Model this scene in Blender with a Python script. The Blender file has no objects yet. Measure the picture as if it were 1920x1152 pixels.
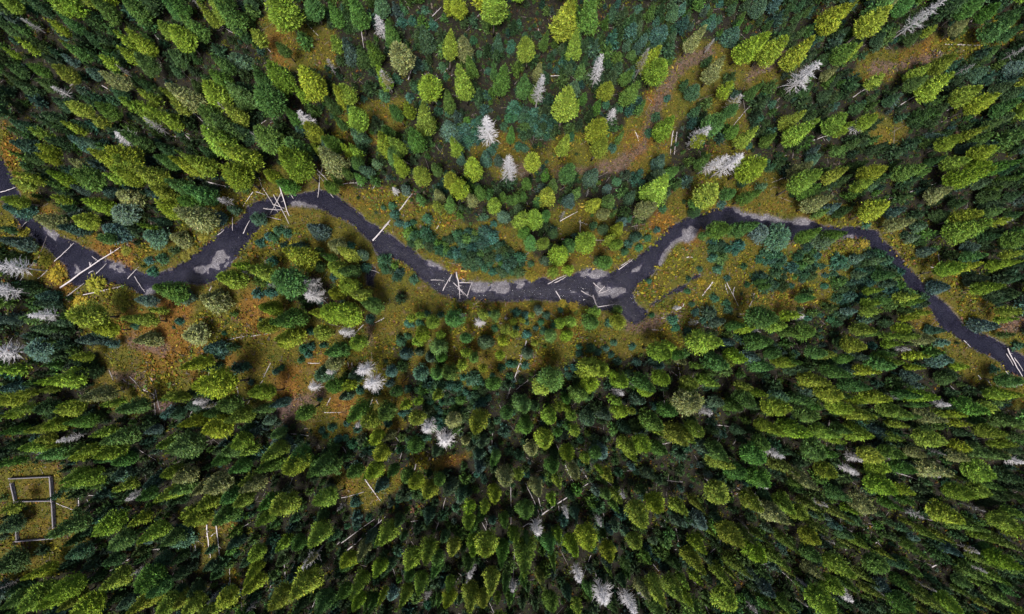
import bpy, math, random
import numpy as np

# ------------------------------------------------------------------ camera, sky, sun, exposure
scene = bpy.context.scene
COL = scene.collection
CAM_H = 130.0                      # drone height above the valley floor (m)
F_PX = 1280.0                      # 24 mm lens on a 36 mm frame, for a 1920 px wide picture
PX_W, PX_H = 1920, 1152
NADIR = (945.0, 615.0)             # where the photograph looks straight down
TILT_X = math.atan((NADIR[1] - PX_H / 2) / F_PX)
TILT_Y = -math.atan((PX_W / 2 - NADIR[0]) / F_PX)
cam_data = bpy.data.cameras.new("drone_camera")
cam_data.sensor_width = 36.0
cam_data.lens = 24.0
cam_data.clip_start = 1.0
cam_data.clip_end = 6000.0
cam = bpy.data.objects.new("drone_camera", cam_data)
cam.location = (0, 0, CAM_H)
cam.rotation_euler = (TILT_X, TILT_Y, 0)
COL.objects.link(cam)
scene.camera = cam

SUN_EL, SUN_AZ = math.radians(72), math.radians(192)
world = bpy.data.worlds.new("World")
scene.world = world
world.use_nodes = True
wn = world.node_tree.nodes
sky = wn.new("ShaderNodeTexSky")
sky.sky_type = 'NISHITA'
sky.sun_disc = False
sky.sun_elevation = SUN_EL
sky.sun_rotation = SUN_AZ
sky.air_density = 1.0
sky.dust_density = 4.0
sky.ozone_density = 1.0
wn["Background"].inputs["Strength"].default_value = 0.085
world.node_tree.links.new(sky.outputs[0], wn["Background"].inputs[0])
sun_data = bpy.data.lights.new("sun", 'SUN')
sun_data.energy = 3.1
sun_data.angle = math.radians(14)
sun_data.color = (1.0, 0.97, 0.91)
sun = bpy.data.objects.new("sun", sun_data)
sun.rotation_euler = (math.pi / 2 - SUN_EL, 0, -SUN_AZ + math.pi)
COL.objects.link(sun)
scene.view_settings.view_transform = 'Standard'
scene.view_settings.look = 'None'
scene.view_settings.gamma = 1.0
scene.view_settings.exposure = 1.42
scene.render.engine = 'CYCLES'
scene.cycles.max_bounces = 5
scene.cycles.diffuse_bounces = 3
scene.cycles.use_denoising = True

rng = np.random.default_rng(7)
random.seed(7)

# ------------------------------------------------------------------ pixel <-> ground
def _rot():
    cx, sx, cy, sy = math.cos(TILT_X), math.sin(TILT_X), math.cos(TILT_Y), math.sin(TILT_Y)
    rx = np.array([[1, 0, 0], [0, cx, -sx], [0, sx, cx]])
    ry = np.array([[cy, 0, sy], [0, 1, 0], [-sy, 0, cy]])
    return ry @ rx
ROT = _rot()
def ground(u, v, z=0.0):
    """world x, y of the point of the plane at height z that the photograph shows at pixel u, v"""
    u = np.asarray(u, float); v = np.asarray(v, float)
    d = np.stack([(u - PX_W / 2) / F_PX, -(v - PX_H / 2) / F_PX, -np.ones_like(u)], -1) @ ROT.T
    k = (CAM_H - z) / -d[..., 2]
    return np.stack([d[..., 0] * k, d[..., 1] * k], -1)
def pixel(x, y, z=0.0):
    p = np.stack([np.asarray(x, float), np.asarray(y, float), np.zeros_like(np.asarray(x, float)) + z - CAM_H], -1) @ ROT
    return np.stack([PX_W / 2 + F_PX * p[..., 0] / -p[..., 2], PX_H / 2 - F_PX * p[..., 1] / -p[..., 2]], -1)

TREES = """T 0 0
-2 -5 12 y;34 -3 12 y;43 11 11 g;36 15 9 y;66 -3 16 g;90 -4 18 g;120 -3 12 g;116 17 12 y;85 23 10 y;94 25 16 y;88 35 11 y;102 43 15 g;75 42 10 y;80 53 13 y;7 17 8 g;17 27 14 d;11 28 10 y;2 36 6 y;23 48 10 g;39 49 12 y;50 32 12 g;44 30 8 y;62 24 10 d;46 41 8 b;64 50 11 b;12 63 14 d;40 74 12 d;51 77 12 y;65 86 10 y;72 80 13 g;89 73 11 y;102 58 10 d;103 67 11 y;120 62 11 y;103 76 8 y;104 83 10 y;114 80 13 y;46 91 10 y;52 90 12 d;76 93 10 d;6 90 12 b;21 96 10 y;8 104 14 b;34 103 14 d;28 109 10 y;52 104 12 b;63 106 10 b;83 112 18 y;88 99 16 g;116 107 12 d;83 67 12 d;61 72 9 d;32 84 14 d;5 48 12 d;27 58 12 d;0 56 10 d;0 16 12 d
T 1 0
0 -2 14 g;20 3 11 y;27 -3 14 y;37 1 18 g;10 12 15 g;0 21 18 y;0 38 14 d;54 -3 12 d;61 22 11 y;75 -3 24 y;87 2 12 d;101 -3 15 g;118 0 14 g;121 27 10 y;79 28 9 g;32 40 13 g;29 51 14 g;46 41 16 b;62 53 13 g;74 50 17 y;95 51 20 y;93 65 9 y;120 61 12 y;116 72 12 d;22 66 20 y;0 63 18 g;13 62 10 d;44 66 17 g;61 64 20 g;21 80 15 g;36 78 14 y;31 90 17 g;87 82 12 g;99 93 15 y;123 86 8 g;19 97 20 y;39 105 20 y;67 100 18 g;87 105 18 g;83 111 12 y;117 99 13 g;114 106 14 b;4 113 6 y;0 75 10 y;49 19 10 d;48 95 14 d;0 50 8 d;22 112 10 d;106 108 8 y
T 2 0
5 -3 16 g;0 6 14 d;10 8 14 d;26 -4 14 b;0 29 14 b;11 34 14 d;20 30 13 g;33 18 14 g;42 31 18 g;61 19 14 b;76 28 12 y;90 23 13 y;88 -4 13 y;91 10 8 d;113 -6 20 y;117 26 10 b;97 42 11 g;91 53 14 y;114 46 7 g;118 50 16 g;31 53 11 y;62 55 18 y;78 68 11 g;0 63 12 y;40 79 10 g;48 77 9 y;56 81 15 y;5 79 10 d;7 84 15 y;31 92 10 g;10 97 12 b;25 100 15 y;39 100 12 y;51 96 14 g;47 106 8 b;80 91 16 b;85 103 10 y;0 108 9 y;6 108 9 y;37 112 10 g;127 97 8 g
44 13 9 s;52 12 8 s;68 15 8 s;62 46 7 s;99 27 7 s;40 56 8 s;30 68 10 s;50 70 8 s;60 75 8 s;78 55 6 s;79 83 6 s;24 87 5 s;15 72 6 s;92 92 10 s;100 95 9 s;95 102 10 s;90 105 8 s;115 106 6 s;62 4 8 s;45 4 8 s;75 47 8 s;110 50 6 s;126 85 8 s;122 92 7 s;112 110 8 s;127 33 8 s;103 38 6 s;72 80 8 s
T 3 0
42 -3 20 y;66 -4 20 g;24 21 8 g;13 29 13 y;51 24 12 y;9 57 13 g;18 63 10 g;114 19 17 b;101 25 8 b;97 15 10 b;104 36 14 y;88 48 10 g;114 44 17 y;73 60 13 y;49 61 10 b;42 72 20 y;55 70 7 g;50 75 7 y;70 84 17 y;68 104 12 y;41 102 10 y;84 98 6 g;122 87 14 y;92 61 14 g;66 75 8 g;20 48 9 b;88 30 7 b;100 75 7 g;82 80 6 s;78 5 9 b;96 3 8 s;106 5 7 s;110 13 7 s;124 5 10 b;5 15 7 s;10 24 5 s;0 30 7 s;72 76 7 s;110 85 8 s;77 108 8 s;45 100 7 s;92 82 5 s;118 72 6 s;105 97 8 s;18 93 7 s;5 106 8 s;10 108 7 s;2 86 6 s;34 50 6 s;38 44 6 s
T 4 0
2 2 8 b;14 20 11 y;42 20 16 b;60 20 18 y;77 22 18 y;99 29 17 y;32 44 13 y;37 62 11 y;59 62 10 g;22 42 8 d;128 -2 18 y;128 32 14 g;117 49 10 g;121 56 9 d;112 68 10 d;97 66 10 d;27 84 16 g;17 100 10 y;90 83 13 y;99 91 16 y;124 90 14 y;128 92 10 y;57 97 12 y;43 96 10 g;72 100 9 g;62 -2 14 b;41 78 10 g;12 64 12 d;105 111 9 b;122 110 8 g;4 60 8 d;100 86 9 d;110 88 9 d;52 -2 8 d;40 2 8 d;86 0 8 d;30 0 7 s;20 3 7 s;92 0 8 d;97 5 7 d;90 9 8 d;86 17 7 d;93 20 7 d;68 15 7 d;46 13 5 g;20 15 9 s;24 16 8 s;24 11 6 s;29 12 7 s;113 80 8 d;120 70 8 d;70 76 7 s;60 87 8 s;62 70 7 s;125 20 12 d;112 40 10 d;107 24 8 d;13 80 8 d;9 84 7 s;16 105 6 s;52 108 6 s
T 5 0
27 6 18 y;7 32 10 y;4 0 6 y;34 -3 10 g;45 -2 14 g;98 -3 16 g;113 2 12 g;63 19 7 y;87 16 10 g;126 10 18 g;83 40 15 y;60 49 12 y;53 58 12 g;76 58 17 y;94 66 16 y;107 72 13 y;110 35 10 d;103 50 11 b;23 56 11 y;18 87 13 y;69 101 16 b;81 104 13 y;101 95 9 y;112 90 9 g;90 48 10 b;108 101 11 g;128 75 14 g;128 48 16 b;120 62 12 d;128 34 12 d;109 111 10 y;128 98 12 d;25 108 10 d;62 82 14 d;25 25 9 d;30 18 9 d;22 32 8 d;52 24 10 d;60 5 12 d;42 85 8 d;8 78 10 d;35 72 10 d;20 70 8 d;93 107 9 b;128 66 12 d;122 85 12 d;126 20 12 d;128 5 10 d;5 105 9 d
T 0 1
68 1 16 y;85 -2 18 y;98 9 18 y;86 8 12 y;78 15 10 y;90 16 13 y;119 1 13 g;56 16 18 g;52 5 12 b;33 15 11 y;42 18 9 y;33 21 8 g;8 20 11 y;9 14 10 y;14 8 8 d;52 24 10 b;62 34 15 y;75 26 10 b;88 31 20 b;85 43 20 b;111 26 13 y;118 41 15 y;113 48 9 b;38 32 9 y;0 31 12 y;2 38 18 b;28 48 14 y;44 52 14 b;56 48 13 y;78 56 20 b;108 60 18 b;103 53 7 y;72 60 10 g;0 65 14 b;0 78 14 d;8 99 13 d;116 104 17 g;108 80 8 s;117 78 10 s;110 89 9 s;27 108 12 b;24 112 12 b;103 110 12 b;38 106 8 s;0 55 8 d;20 2 10 d;24 16 12 d;27 0 9 y;40 27 10 d;47 40 10 d;35 90 16 o;63 97 18 o;82 108 17 o;53 111 16 o;16 68 12 o;28 80 12 o;16 54 10 o;90 72 10 o
T 1 1
13 2 18 y;38 10 20 y;0 2 14 y;0 20 14 g;13 25 16 g;8 33 14 g;28 46 11 b;0 42 22 y;0 62 16 b;46 43 8 b;55 42 11 b;69 10 11 y;79 20 14 g;85 1 22 y;111 -2 18 g;112 22 9 g;120 16 8 g;104 55 13 b;114 63 12 y;88 68 13 b;89 76 17 y;56 85 14 y;46 83 10 y;33 91 16 y;79 96 22 g;118 85 14 y;119 104 12 y;112 74 9 g;0 106 17 b;22 111 20 b;65 114 12 y;72 80 9 s;77 56 9 s;74 62 8 s;64 66 8 s;70 90 7 s;71 97 9 s;61 104 10 s;71 104 9 s;119 92 7 s;108 110 6 s;95 108 12 d;84 58 8 s;105 82 10 d;108 72 8 d;70 61 8 s;20 62 10 o;8 78 9 o;12 72 9 o
T 2 1
35 -2 10 g;40 4 11 y;58 11 14 y;68 4 10 g;97 4 15 y;78 16 12 y;85 21 13 y;92 24 7 y;103 24 10 g;98 30 10 g;113 29 12 y;121 29 8 g;127 32 7 g;70 26 9 g;70 36 7 y;77 35 9 g;57 31 8 g;46 24 8 b;62 46 9 s;36 37 7 s;30 39 5 s;37 43 9 s;41 50 7 s;47 52 8 s;52 50 6 s;6 7 7 b;16 8 10 b;10 15 8 g;0 12 8 g;5 0 10 g;24 5 8 b;2 75 12 y;0 84 12 g;13 75 9 b;14 84 9 s;4 68 7 s;0 100 13 y;9 105 12 y;20 112 8 g;51 93 8 s;122 44 9 b;114 50 6 s;108 0 10 b;118 0 9 b;88 0 8 b
T 3 1
16 2 12 y;27 11 8 g;12 16 9 g;44 10 13 g;62 12 14 b;81 18 8 s;33 20 9 g;9 29 7 g;3 31 8 g;20 34 8 g;29 25 13 y;50 26 8 g;44 32 11 b;64 33 11 y;79 30 11 g;72 39 9 g;79 42 5 g;93 29 10 b;116 25 18 y;102 37 13 g;115 3 11 b;113 15 12 b;121 9 9 g;73 24 8 b;7 44 13 y;18 49 13 y;9 55 10 g;16 65 11 g;26 63 10 y;26 43 9 g;46 63 12 g;59 65 15 y;38 72 15 y;86 54 11 y;77 61 8 y;83 64 9 y;69 77 10 b;74 80 12 g;45 85 9 y;33 87 9 y;28 77 9 b;85 49 8 b;90 47 6 s;87 72 7 s;90 66 8 s;98 69 7 s;72 54 10 d;63 52 7 d;105 95 5 s;0 75 6 s;80 108 8 g;5 38 8 d;15 80 6 s;32 58 8 d;92 14 5 s;98 12 6 s;99 20 6 s;102 27 6 s;104 62 7 s;111 56 6 s;97 59 9 b;116 40 7 s;43 105 8 o;52 106 9 o;60 108 6 o;17 88 10 o
T 4 1
59 3 18 y;28 28 18 y;18 30 10 g;22 1 10 g;40 25 11 g;52 17 9 b;56 28 11 g;63 23 8 b;100 7 15 g;100 17 16 y;126 11 11 y;107 24 10 g;104 1 10 b;111 33 14 y;103 26 12 g;110 46 9 g;122 53 11 g;128 17 10 d;128 40 12 d;120 38 10 b;34 50 15 g;53 51 14 g;79 60 22 b;66 57 14 b;114 63 19 b;100 62 11 g;18 45 11 d;17 55 7 g;26 70 8 s;37 70 8 s;42 73 6 s;26 77 8 s;15 86 5 s;30 86 8 s;36 93 6 s;48 84 6 s;51 98 5 s;59 93 9 s;71 80 8 s;60 79 7 s;65 81 6 s;6 103 5 s;27 108 7 s;36 112 7 s;9 113 5 s;110 91 5 s;110 99 6 s;102 83 6 s;107 84 6 s;98 107 9 g;120 108 8 s;117 90 6 s;125 84 7 s;64 95 6 g;66 99 6 g;32 37 7 s;65 5 7 s;70 8 7 d;11 78 4 o;27 95 6 o;17 96 7 o
T 5 1
22 9 14 y;15 20 10 y;20 22 8 b;53 7 16 g;58 12 8 g;90 0 13 y;108 -1 14 y;104 11 18 y;105 7 12 y;124 4 12 g;78 27 13 g;87 35 10 d;26 33 8 g;25 41 16 y;40 41 11 b;47 48 14 g;98 45 14 y;101 55 18 y;113 42 9 g;119 49 8 y;128 62 14 g;95 69 12 b;100 75 11 g;95 84 14 y;82 86 12 y;128 74 9 y;125 82 11 y;115 100 12 y;75 99 13 b;104 93 12 b;64 72 9 b;128 92 12 d;115 105 10 d;128 105 12 d;120 108 10 d;128 45 10 d;104 19 10 b;55 54 9 b;42 60 7 s;50 62 9 b;13 53 7 s;70 2 10 d;120 20 12 d;110 30 12 d;12 5 10 d;110 60 10 d;128 15 10 g;128 30 10 d;72 45 12 d;33 89 9 g;36 96 10 b;50 107 10 y;54 111 9 g;24 80 9 b;23 102 7 y;29 110 8 g;20 112 9 y;8 78 8 b;10 90 8 b;1 66 8 o;12 67 8 o
T 0 2
45 6 22 y;70 17 12 y;95 10 13 y;111 2 7 y;100 24 14 b;98 14 7 s;55 24 11 b;66 26 9 b;79 28 8 b;67 20 9 b;53 38 9 y;43 31 6 s;20 33 18 b;22 16 11 b;40 12 9 b;32 55 17 y;57 50 13 d;26 57 7 y;29 63 7 y;10 66 8 y;8 78 10 y;0 62 12 b;0 72 12 y;0 82 9 y;43 75 8 y;46 78 13 y;61 67 15 g;75 74 9 y;83 78 16 g;31 90 13 y;50 90 12 g;20 94 12 y;25 78 16 d;10 94 10 b;0 95 10 g;67 97 10 y;26 101 9 y;35 105 9 y;11 110 14 y;22 107 12 b;30 113 14 g;45 110 12 g;57 110 10 y;52 114 10 y;79 101 17 g;72 111 16 y;116 106 12 y;124 110 10 y;122 68 9 y;110 94 9 b;120 82 8 s;62 85 12 d;36 42 8 s;22 100 7 s;15 22 8 b;90 112 10 d;70 113 9 d;0 105 9 d;42 16 4 o;90 2 5 o;82 41 5 o
T 1 2
11 20 18 b;26 33 17 b;9 41 13 y;25 46 9 b;3 11 7 s;38 20 4 s;53 45 8 s;58 57 5 s;76 49 6 s;81 46 5 s;21 62 22 y;62 68 14 y;77 74 9 b;65 79 9 g;70 86 9 b;95 80 11 g;64 12 12 y;65 2 10 y;78 5 18 g;80 20 15 y;75 26 12 y;104 4 9 y;114 6 16 y;105 20 13 y;118 32 13 g;118 42 10 y;108 52 16 b;118 64 13 g;95 40 6 s;96 32 8 s;102 30 7 s;112 29 6 s;100 36 7 s;102 18 7 s;119 36 8 s;0 70 8 y;8 89 12 y;29 95 16 y;46 103 13 y;0 110 20 g;28 89 6 s;13 76 11 b;36 76 14 g;24 82 10 g;20 67 12 d;43 84 13 y;52 111 10 y;39 112 13 g;65 114 14 y;75 108 19 b;90 114 14 g;111 94 6 s;118 92 7 s;123 101 7 s;114 98 5 s;31 110 10 d;0 82 10 d;58 114 8 s;8 66 10 d;70 100 10 g;83 92 5 s;110 70 4 s;55 92 10 d;112 113 8 d
C 2 2
5 7 20 y;24 0 12 g;20 9 8 s;10 25 11 y;52 8 7 y;58 6 7 y;64 5 6 s;66 10 10 y;74 6 6 s;50 12 9 s;58 12 7 s;58 18 9 y;62 22 9 y;56 26 9 y;49 22 6 s;44 26 9 s;46 36 11 b;57 34 8 b;70 31 15 g;74 37 9 g;65 38 9 b;74 21 7 y;85 7 16 g;106 6 9 y;116 5 9 g;111 5 5 s;115 16 6 s;123 17 8 y;95 24 10 g;108 27 13 b;121 26 9 y;93 35 9 y;98 38 9 g;119 36 8 y;126 43 7 s;58 49 13 b;68 50 12 g;82 49 13 g;90 44 9 y;106 46 7 y;36 48 10 b;35 58 7 b;42 64 9 g;49 62 7 s;56 62 6 s;7 53 12 b;5 59 9 y;13 63 7 s;26 65 6 s;2 67 9 b;10 77 16 g;32 79 16 g;24 87 12 y;3 88 6 s;11 92 8 s;47 74 9 y;57 71 7 y;57 82 11 y;45 81 6 s;24 99 12 y;36 98 8 g;7 104 9 s;2 99 6 s;27 112 12 y;53 105 13 g;63 99 8 s;43 108 7 s;70 110 9 b;73 90 8 s;82 80 7 s;83 71 7 s;84 87 12 b;103 86 17 y;93 102 9 b;104 102 13 b;114 108 8 b;117 113 8 g;103 113 10 b;123 78 10 g;116 58 12 g;110 69 6 s;93 64 6 s;96 57 6 s;107 58 6 s;91 53 6 s;71 67 8 y;66 72 7 s;75 72 6 s;71 76 5 s;74 79 5 s;96 67 6 s;104 55 5 s;113 52 5 s;120 46 7 s;117 86 6 s;34 88 7 s
C 3 2
60 11 13 g;62 4 10 y;83 9 12 y;74 12 8 s;45 11 10 y;37 12 9 y;33 13 8 s;32 23 11 g;42 23 9 y;20 2 8 b;26 6 7 s;10 6 7 s;37 2 5 s;3 4 8 s;8 10 5 y;1 11 6 y;11 11 5 s;3 16 6 s;22 11 6 s;15 6 5 y;11 21 8 s;24 18 7 s;18 16 5 s;17 27 5 y;2 20 7 y;12 35 10 b;10 44 7 s;51 30 6 s;51 35 6 s;60 31 8 s;65 34 7 s;71 31 6 s;75 36 6 s;77 27 6 s;80 41 7 s;91 30 6 s;105 6 5 s;122 10 9 s;124 16 7 s;2 43 7 s;110 32 15 y;119 30 10 y;95 42 7 b;107 41 8 b;112 44 8 b;41 46 4 s;47 46 7 s;43 52 7 s;32 56 18 g;22 61 15 y;60 49 18 y;72 48 13 y;60 58 13 y;86 57 14 y;77 51 7 y;100 54 14 g;103 62 13 y;113 52 12 y;49 69 15 g;41 70 9 g;35 75 9 y;42 77 7 y;45 82 8 y;7 73 14 g;17 75 9 d;28 84 13 y;10 92 13 g;25 100 16 y;34 94 8 g;42 90 8 g;47 93 9 y;40 97 8 b;59 84 14 b;70 81 12 b;79 71 9 y;78 78 7 y;85 82 11 y;90 78 6 y;96 70 12 b;86 92 11 b;106 88 18 g;110 94 6 y;100 103 14 y;86 104 13 y;91 110 9 y;112 109 11 g;124 95 14 y;120 80 12 g;125 36 9 g;128 72 9 g;43 109 11 y;15 107 11 b;67 110 13 b;55 113 7 y;33 112 9 d;52 100 7 s;108 75 7 s;36 88 6 s;58 68 8 d;92 90 10 d;0 80 6 s
T 4 2
26 27 18 y;73 6 20 g;79 12 12 y;90 6 10 y;54 16 10 y;69 27 14 g;100 19 13 g;89 17 11 g;108 34 12 g;115 36 9 y;125 48 14 g;58 38 12 b;68 44 13 g;47 37 12 y;33 42 15 g;38 43 9 y;39 28 10 b;80 41 9 y;85 44 8 y;73 36 8 g;92 48 11 b;90 42 8 g;111 57 16 y;104 65 13 b;120 65 14 y;127 77 13 y;98 73 14 g;77 69 12 b;54 68 14 g;52 61 8 y;7 38 8 g;15 45 7 g;23 56 9 y;10 58 11 y;9 66 9 y;14 77 18 y;29 73 10 b;47 77 12 g;78 80 15 y;74 93 12 y;95 98 17 y;102 84 14 g;104 76 7 g;116 98 12 y;122 102 9 y;109 109 17 g;70 107 13 g;17 96 12 y;5 99 12 y;10 102 8 y;21 107 11 b;37 113 16 g;62 113 16 g;116 113 12 g;58 75 9 d;126 82 10 d;32 11 10 b;45 14 9 g;37 2 7 s;13 4 7 s;18 10 6 s;7 19 8 s;114 9 7 s;120 12 8 s;127 5 8 s;97 8 7 s;88 36 8 s;127 28 10 d;118 5 6 s;106 6 5 s;120 40 8 b;27 51 7 g;28 59 7 y;62 66 7 y;45 95 9 d;33 97 8 s;27 95 8 d;12 87 8 d;45 22 8 s;128 68 10 g;128 95 10 g;84 112 9 d;74 33 8 g;128 42 9 g;85 88 10 d
T 5 2
20 15 11 y;8 26 12 y;25 18 9 g;45 16 10 y;38 22 8 y;50 22 9 y;37 28 8 y;65 24 11 y;69 17 9 b;73 27 9 b;51 8 6 y;59 4 8 y;45 2 9 d;21 3 9 y;75 40 17 b;58 37 10 y;87 45 8 y;54 46 7 y;31 43 15 g;38 43 12 y;21 49 10 y;13 48 9 y;50 53 12 b;18 29 7 s;78 55 14 d;12 60 13 g;27 70 13 y;9 71 10 y;52 69 11 g;65 70 13 y;57 75 10 g;53 60 9 b;47 80 14 y;50 85 12 g;42 90 9 y;18 84 14 y;68 85 13 g;29 96 12 b;16 99 14 y;38 100 8 y;72 103 17 y;100 77 17 g;109 77 11 y;86 82 9 y;74 82 8 y;89 89 9 y;88 107 11 y;112 96 11 y;123 104 8 y;116 105 7 y;107 110 14 g;128 69 12 y;118 67 10 y;128 88 14 g;128 57 14 g;112 14 14 b;124 9 8 y;128 3 10 y;121 22 8 d;128 31 9 s;110 47 8 s;120 113 11 g;88 114 12 g;38 113 14 g;22 114 14 y;52 110 10 g;90 96 10 d;100 86 10 d;128 110 9 d;60 93 9 d;128 98 9 d;80 65 9 d;80 50 10 d;32 36 8 g;10 38 10 b;5 47 9 b;30 12 9 d;15 10 9 b;3 3 8 b;75 21 5 o
T 0 3
41 14 12 y;54 19 13 y;47 20 13 g;68 2 10 g;86 2 12 g;83 14 16 b;84 23 11 y;104 28 11 g;107 19 12 b;120 15 11 y;117 29 14 y;0 39 10 y;-2 52 16 d;37 56 20 g;75 50 17 y;96 49 11 y;104 60 14 y;79 67 17 g;78 80 13 d;120 65 14 g;47 63 10 d;-4 82 20 d;17 94 12 y;15 108 20 y;36 107 18 y;27 114 14 y;76 98 16 y;100 97 20 g;109 103 14 g;56 116 20 y;90 113 12 b;98 115 14 y;0 110 14 g;5 100 12 d;115 80 12 d;50 75 16 d;65 92 10 d;80 108 12 d;40 115 12 y;118 114 14 y;70 52 10 d
T 1 3
0 26 14 g;14 25 10 g;27 22 16 y;0 15 14 y;29 4 10 g;44 9 12 g;51 19 10 y;54 24 13 y;66 10 15 g;68 2 8 y;82 9 17 y;98 12 12 g;108 14 18 g;18 36 14 y;36 31 11 g;47 35 12 y;66 37 13 g;76 43 19 y;66 47 10 y;7 43 10 y;15 49 14 y;31 46 17 g;0 63 20 b;114 28 11 b;113 39 14 y;100 65 15 y;42 66 11 b;57 75 11 y;79 68 10 y;86 71 11 g;50 88 11 y;54 101 13 y;74 104 9 b;75 114 16 y;92 106 20 y;100 81 11 b;93 97 8 g;124 105 8 g;126 85 10 g;9 114 14 y;0 113 12 y;32 116 14 y;12 103 12 d;0 90 12 d;0 105 12 d;0 78 10 d;107 114 14 g;47 72 6 s;26 70 8 d;80 78 10 d;96 76 8 d;120 60 8 d;110 45 10 d;112 30 7 d;87 92 7 b;62 95 8 d;0 33 10 d;24 84 10 d;28 90 10 d;105 105 9 d;95 114 10 d;120 112 8 d;90 46 8 d;75 50 8 d;52 80 7 d
T 2 3
21 13 13 y;4 17 12 g;36 11 9 g;16 14 7 y;45 16 11 g;27 23 10 b;54 25 12 y;61 32 13 y;70 20 10 g;80 27 13 b;88 30 12 b;104 7 11 b;122 21 14 g;116 5 8 g;107 18 6 s;101 13 6 s;95 40 10 y;113 33 11 y;107 40 8 y;121 50 9 g;113 48 7 s;85 39 7 s;63 46 10 b;93 51 11 y;98 53 8 g;99 65 11 y;108 76 16 y;121 72 11 g;31 62 14 y;25 65 7 y;19 62 9 b;51 80 13 y;60 78 14 y;69 78 10 g;82 75 12 y;70 88 11 g;55 99 12 y;80 98 8 y;93 80 7 g;96 83 8 g;22 92 11 y;8 101 11 y;0 86 11 y;10 74 10 g;18 78 7 d;42 72 6 s;44 113 11 y;35 105 10 b;20 108 6 g;27 110 7 y;7 115 10 y;95 113 15 y;104 114 11 y;112 101 13 y;117 108 6 y;80 115 11 y;126 110 8 g;128 60 7 y;64 112 8 s;47 94 9 g;30 88 7 d;0 103 10 g;8 34 9 s;42 31 7 s;48 30 7 s;19 45 6 s;10 52 6 s;3 51 5 s;120 80 6 g;90 70 10 d;78 62 9 d;40 50 10 d;36 80 9 d;13 112 9 g;20 115 9 g;45 60 8 d;88 108 7 d;72 110 7 g;125 100 8 g
T 3 3
5 14 9 y;19 27 13 y;11 13 7 s;33 11 12 g;36 21 8 y;31 34 8 y;9 45 13 g;3 64 9 y;11 62 7 g;29 70 12 g;13 82 18 y;22 100 9 n;33 84 8 n;9 95 7 g;46 71 12 y;36 62 8 y;60 64 15 y;62 72 12 g;77 74 12 y;98 70 12 y;104 78 8 g;104 47 16 y;116 38 14 y;82 32 9 y;74 32 9 g;65 26 8 b;75 16 9 y;68 10 6 y;67 0 10 g;57 2 7 y;48 10 9 g;49 44 8 b;68 50 7 b;43 106 10 b;30 115 13 g;50 115 9 y;59 103 8 g;75 88 6 n;74 82 9 b;88 82 7 g;102 105 12 y;116 110 15 y;126 103 14 y;112 114 12 g;128 38 10 y;128 50 9 b;80 53 9 b;108 63 7 b;80 39 7 g;126 84 12 d;85 96 9 d;75 113 11 d;12 99 6 d;92 7 6 b;105 14 10 b;100 55 7 g;120 40 5 s;8 112 8 d;18 113 8 d;0 105 8 g;0 20 6 d;45 30 9 d;75 55 8 b;95 112 8 d;105 112 8 d;87 57 8 b
T 4 3
34 8 14 y;47 16 14 g;67 15 17 g;91 11 14 n;118 10 14 y;105 19 13 y;35 29 16 y;60 34 14 y;80 48 17 y;82 52 9 n;88 37 13 y;97 44 13 y;106 39 10 n;113 35 7 b;4 41 10 y;17 37 9 n;18 52 13 b;26 58 7 n;18 70 12 y;15 83 14 y;15 94 9 y;5 97 8 y;7 109 9 y;43 62 16 y;57 63 10 n;65 62 8 n;68 54 7 b;64 76 14 y;87 66 10 n;78 80 11 n;84 87 8 n;105 64 14 y;104 76 12 g;110 53 9 n;120 52 8 b;125 85 15 y;120 19 9 d;93 25 9 d;104 88 11 g;107 81 9 b;49 89 12 n;43 92 6 n;40 97 12 n;56 91 11 b;69 104 14 b;66 112 9 g;72 114 8 n;38 114 17 y;87 114 10 g;118 114 18 y;122 100 13 y;22 92 8 d;24 79 7 b;68 29 9 d;90 20 7 g;22 12 7 b;38 34 8 g;112 45 6 b;102 43 5 b;3 50 7 b;21 64 5 n;128 45 10 n;125 30 12 g;68 92 8 b;100 100 9 d;125 95 9 d;90 112 8 d;20 105 8 d;55 108 9 d;127 60 10 d;30 47 8 d;55 45 8 d
T 5 3
27 10 14 y;32 23 17 y;46 25 10 y;15 36 16 y;6 41 7 y;72 13 17 g;45 9 12 g;84 15 7 n;109 11 18 y;95 31 15 y;114 21 10 g;106 27 13 y;83 46 18 y;47 33 8 g;37 37 10 g;124 49 14 y;128 42 10 y;128 30 12 d;128 15 14 d;90 46 6 n;51 51 6 n;99 59 11 n;69 60 9 n;77 62 8 n;82 71 12 b;58 71 10 n;50 60 8 b;15 67 10 n;4 67 6 n;28 85 16 g;32 75 7 n;53 85 12 g;41 82 12 d;8 100 9 n;8 93 6 n;16 92 9 n;28 99 11 b;25 108 10 n;57 103 11 n;47 97 10 g;73 113 14 n;45 113 14 g;57 114 10 n;86 114 13 y;89 96 10 g;103 92 13 n;104 97 8 n;108 80 9 n;120 93 11 n;125 83 14 y;110 69 8 g;114 64 10 n;127 66 11 n;127 111 12 n;109 114 8 n;92 104 7 n;124 102 9 g;106 108 8 d;24 42 6 d;8 49 9 d;32 49 7 d;75 100 8 d;128 98 9 d;90 82 8 d;65 92 8 d;115 103 9 d;128 75 8 d;35 60 8 d;42 53 8 d;100 105 8 d;0 112 8 d;10 113 8 d;24 114 7 b;118 30 10 d;60 18 8 d;128 55 10 d;128 88 8 d"""
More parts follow.
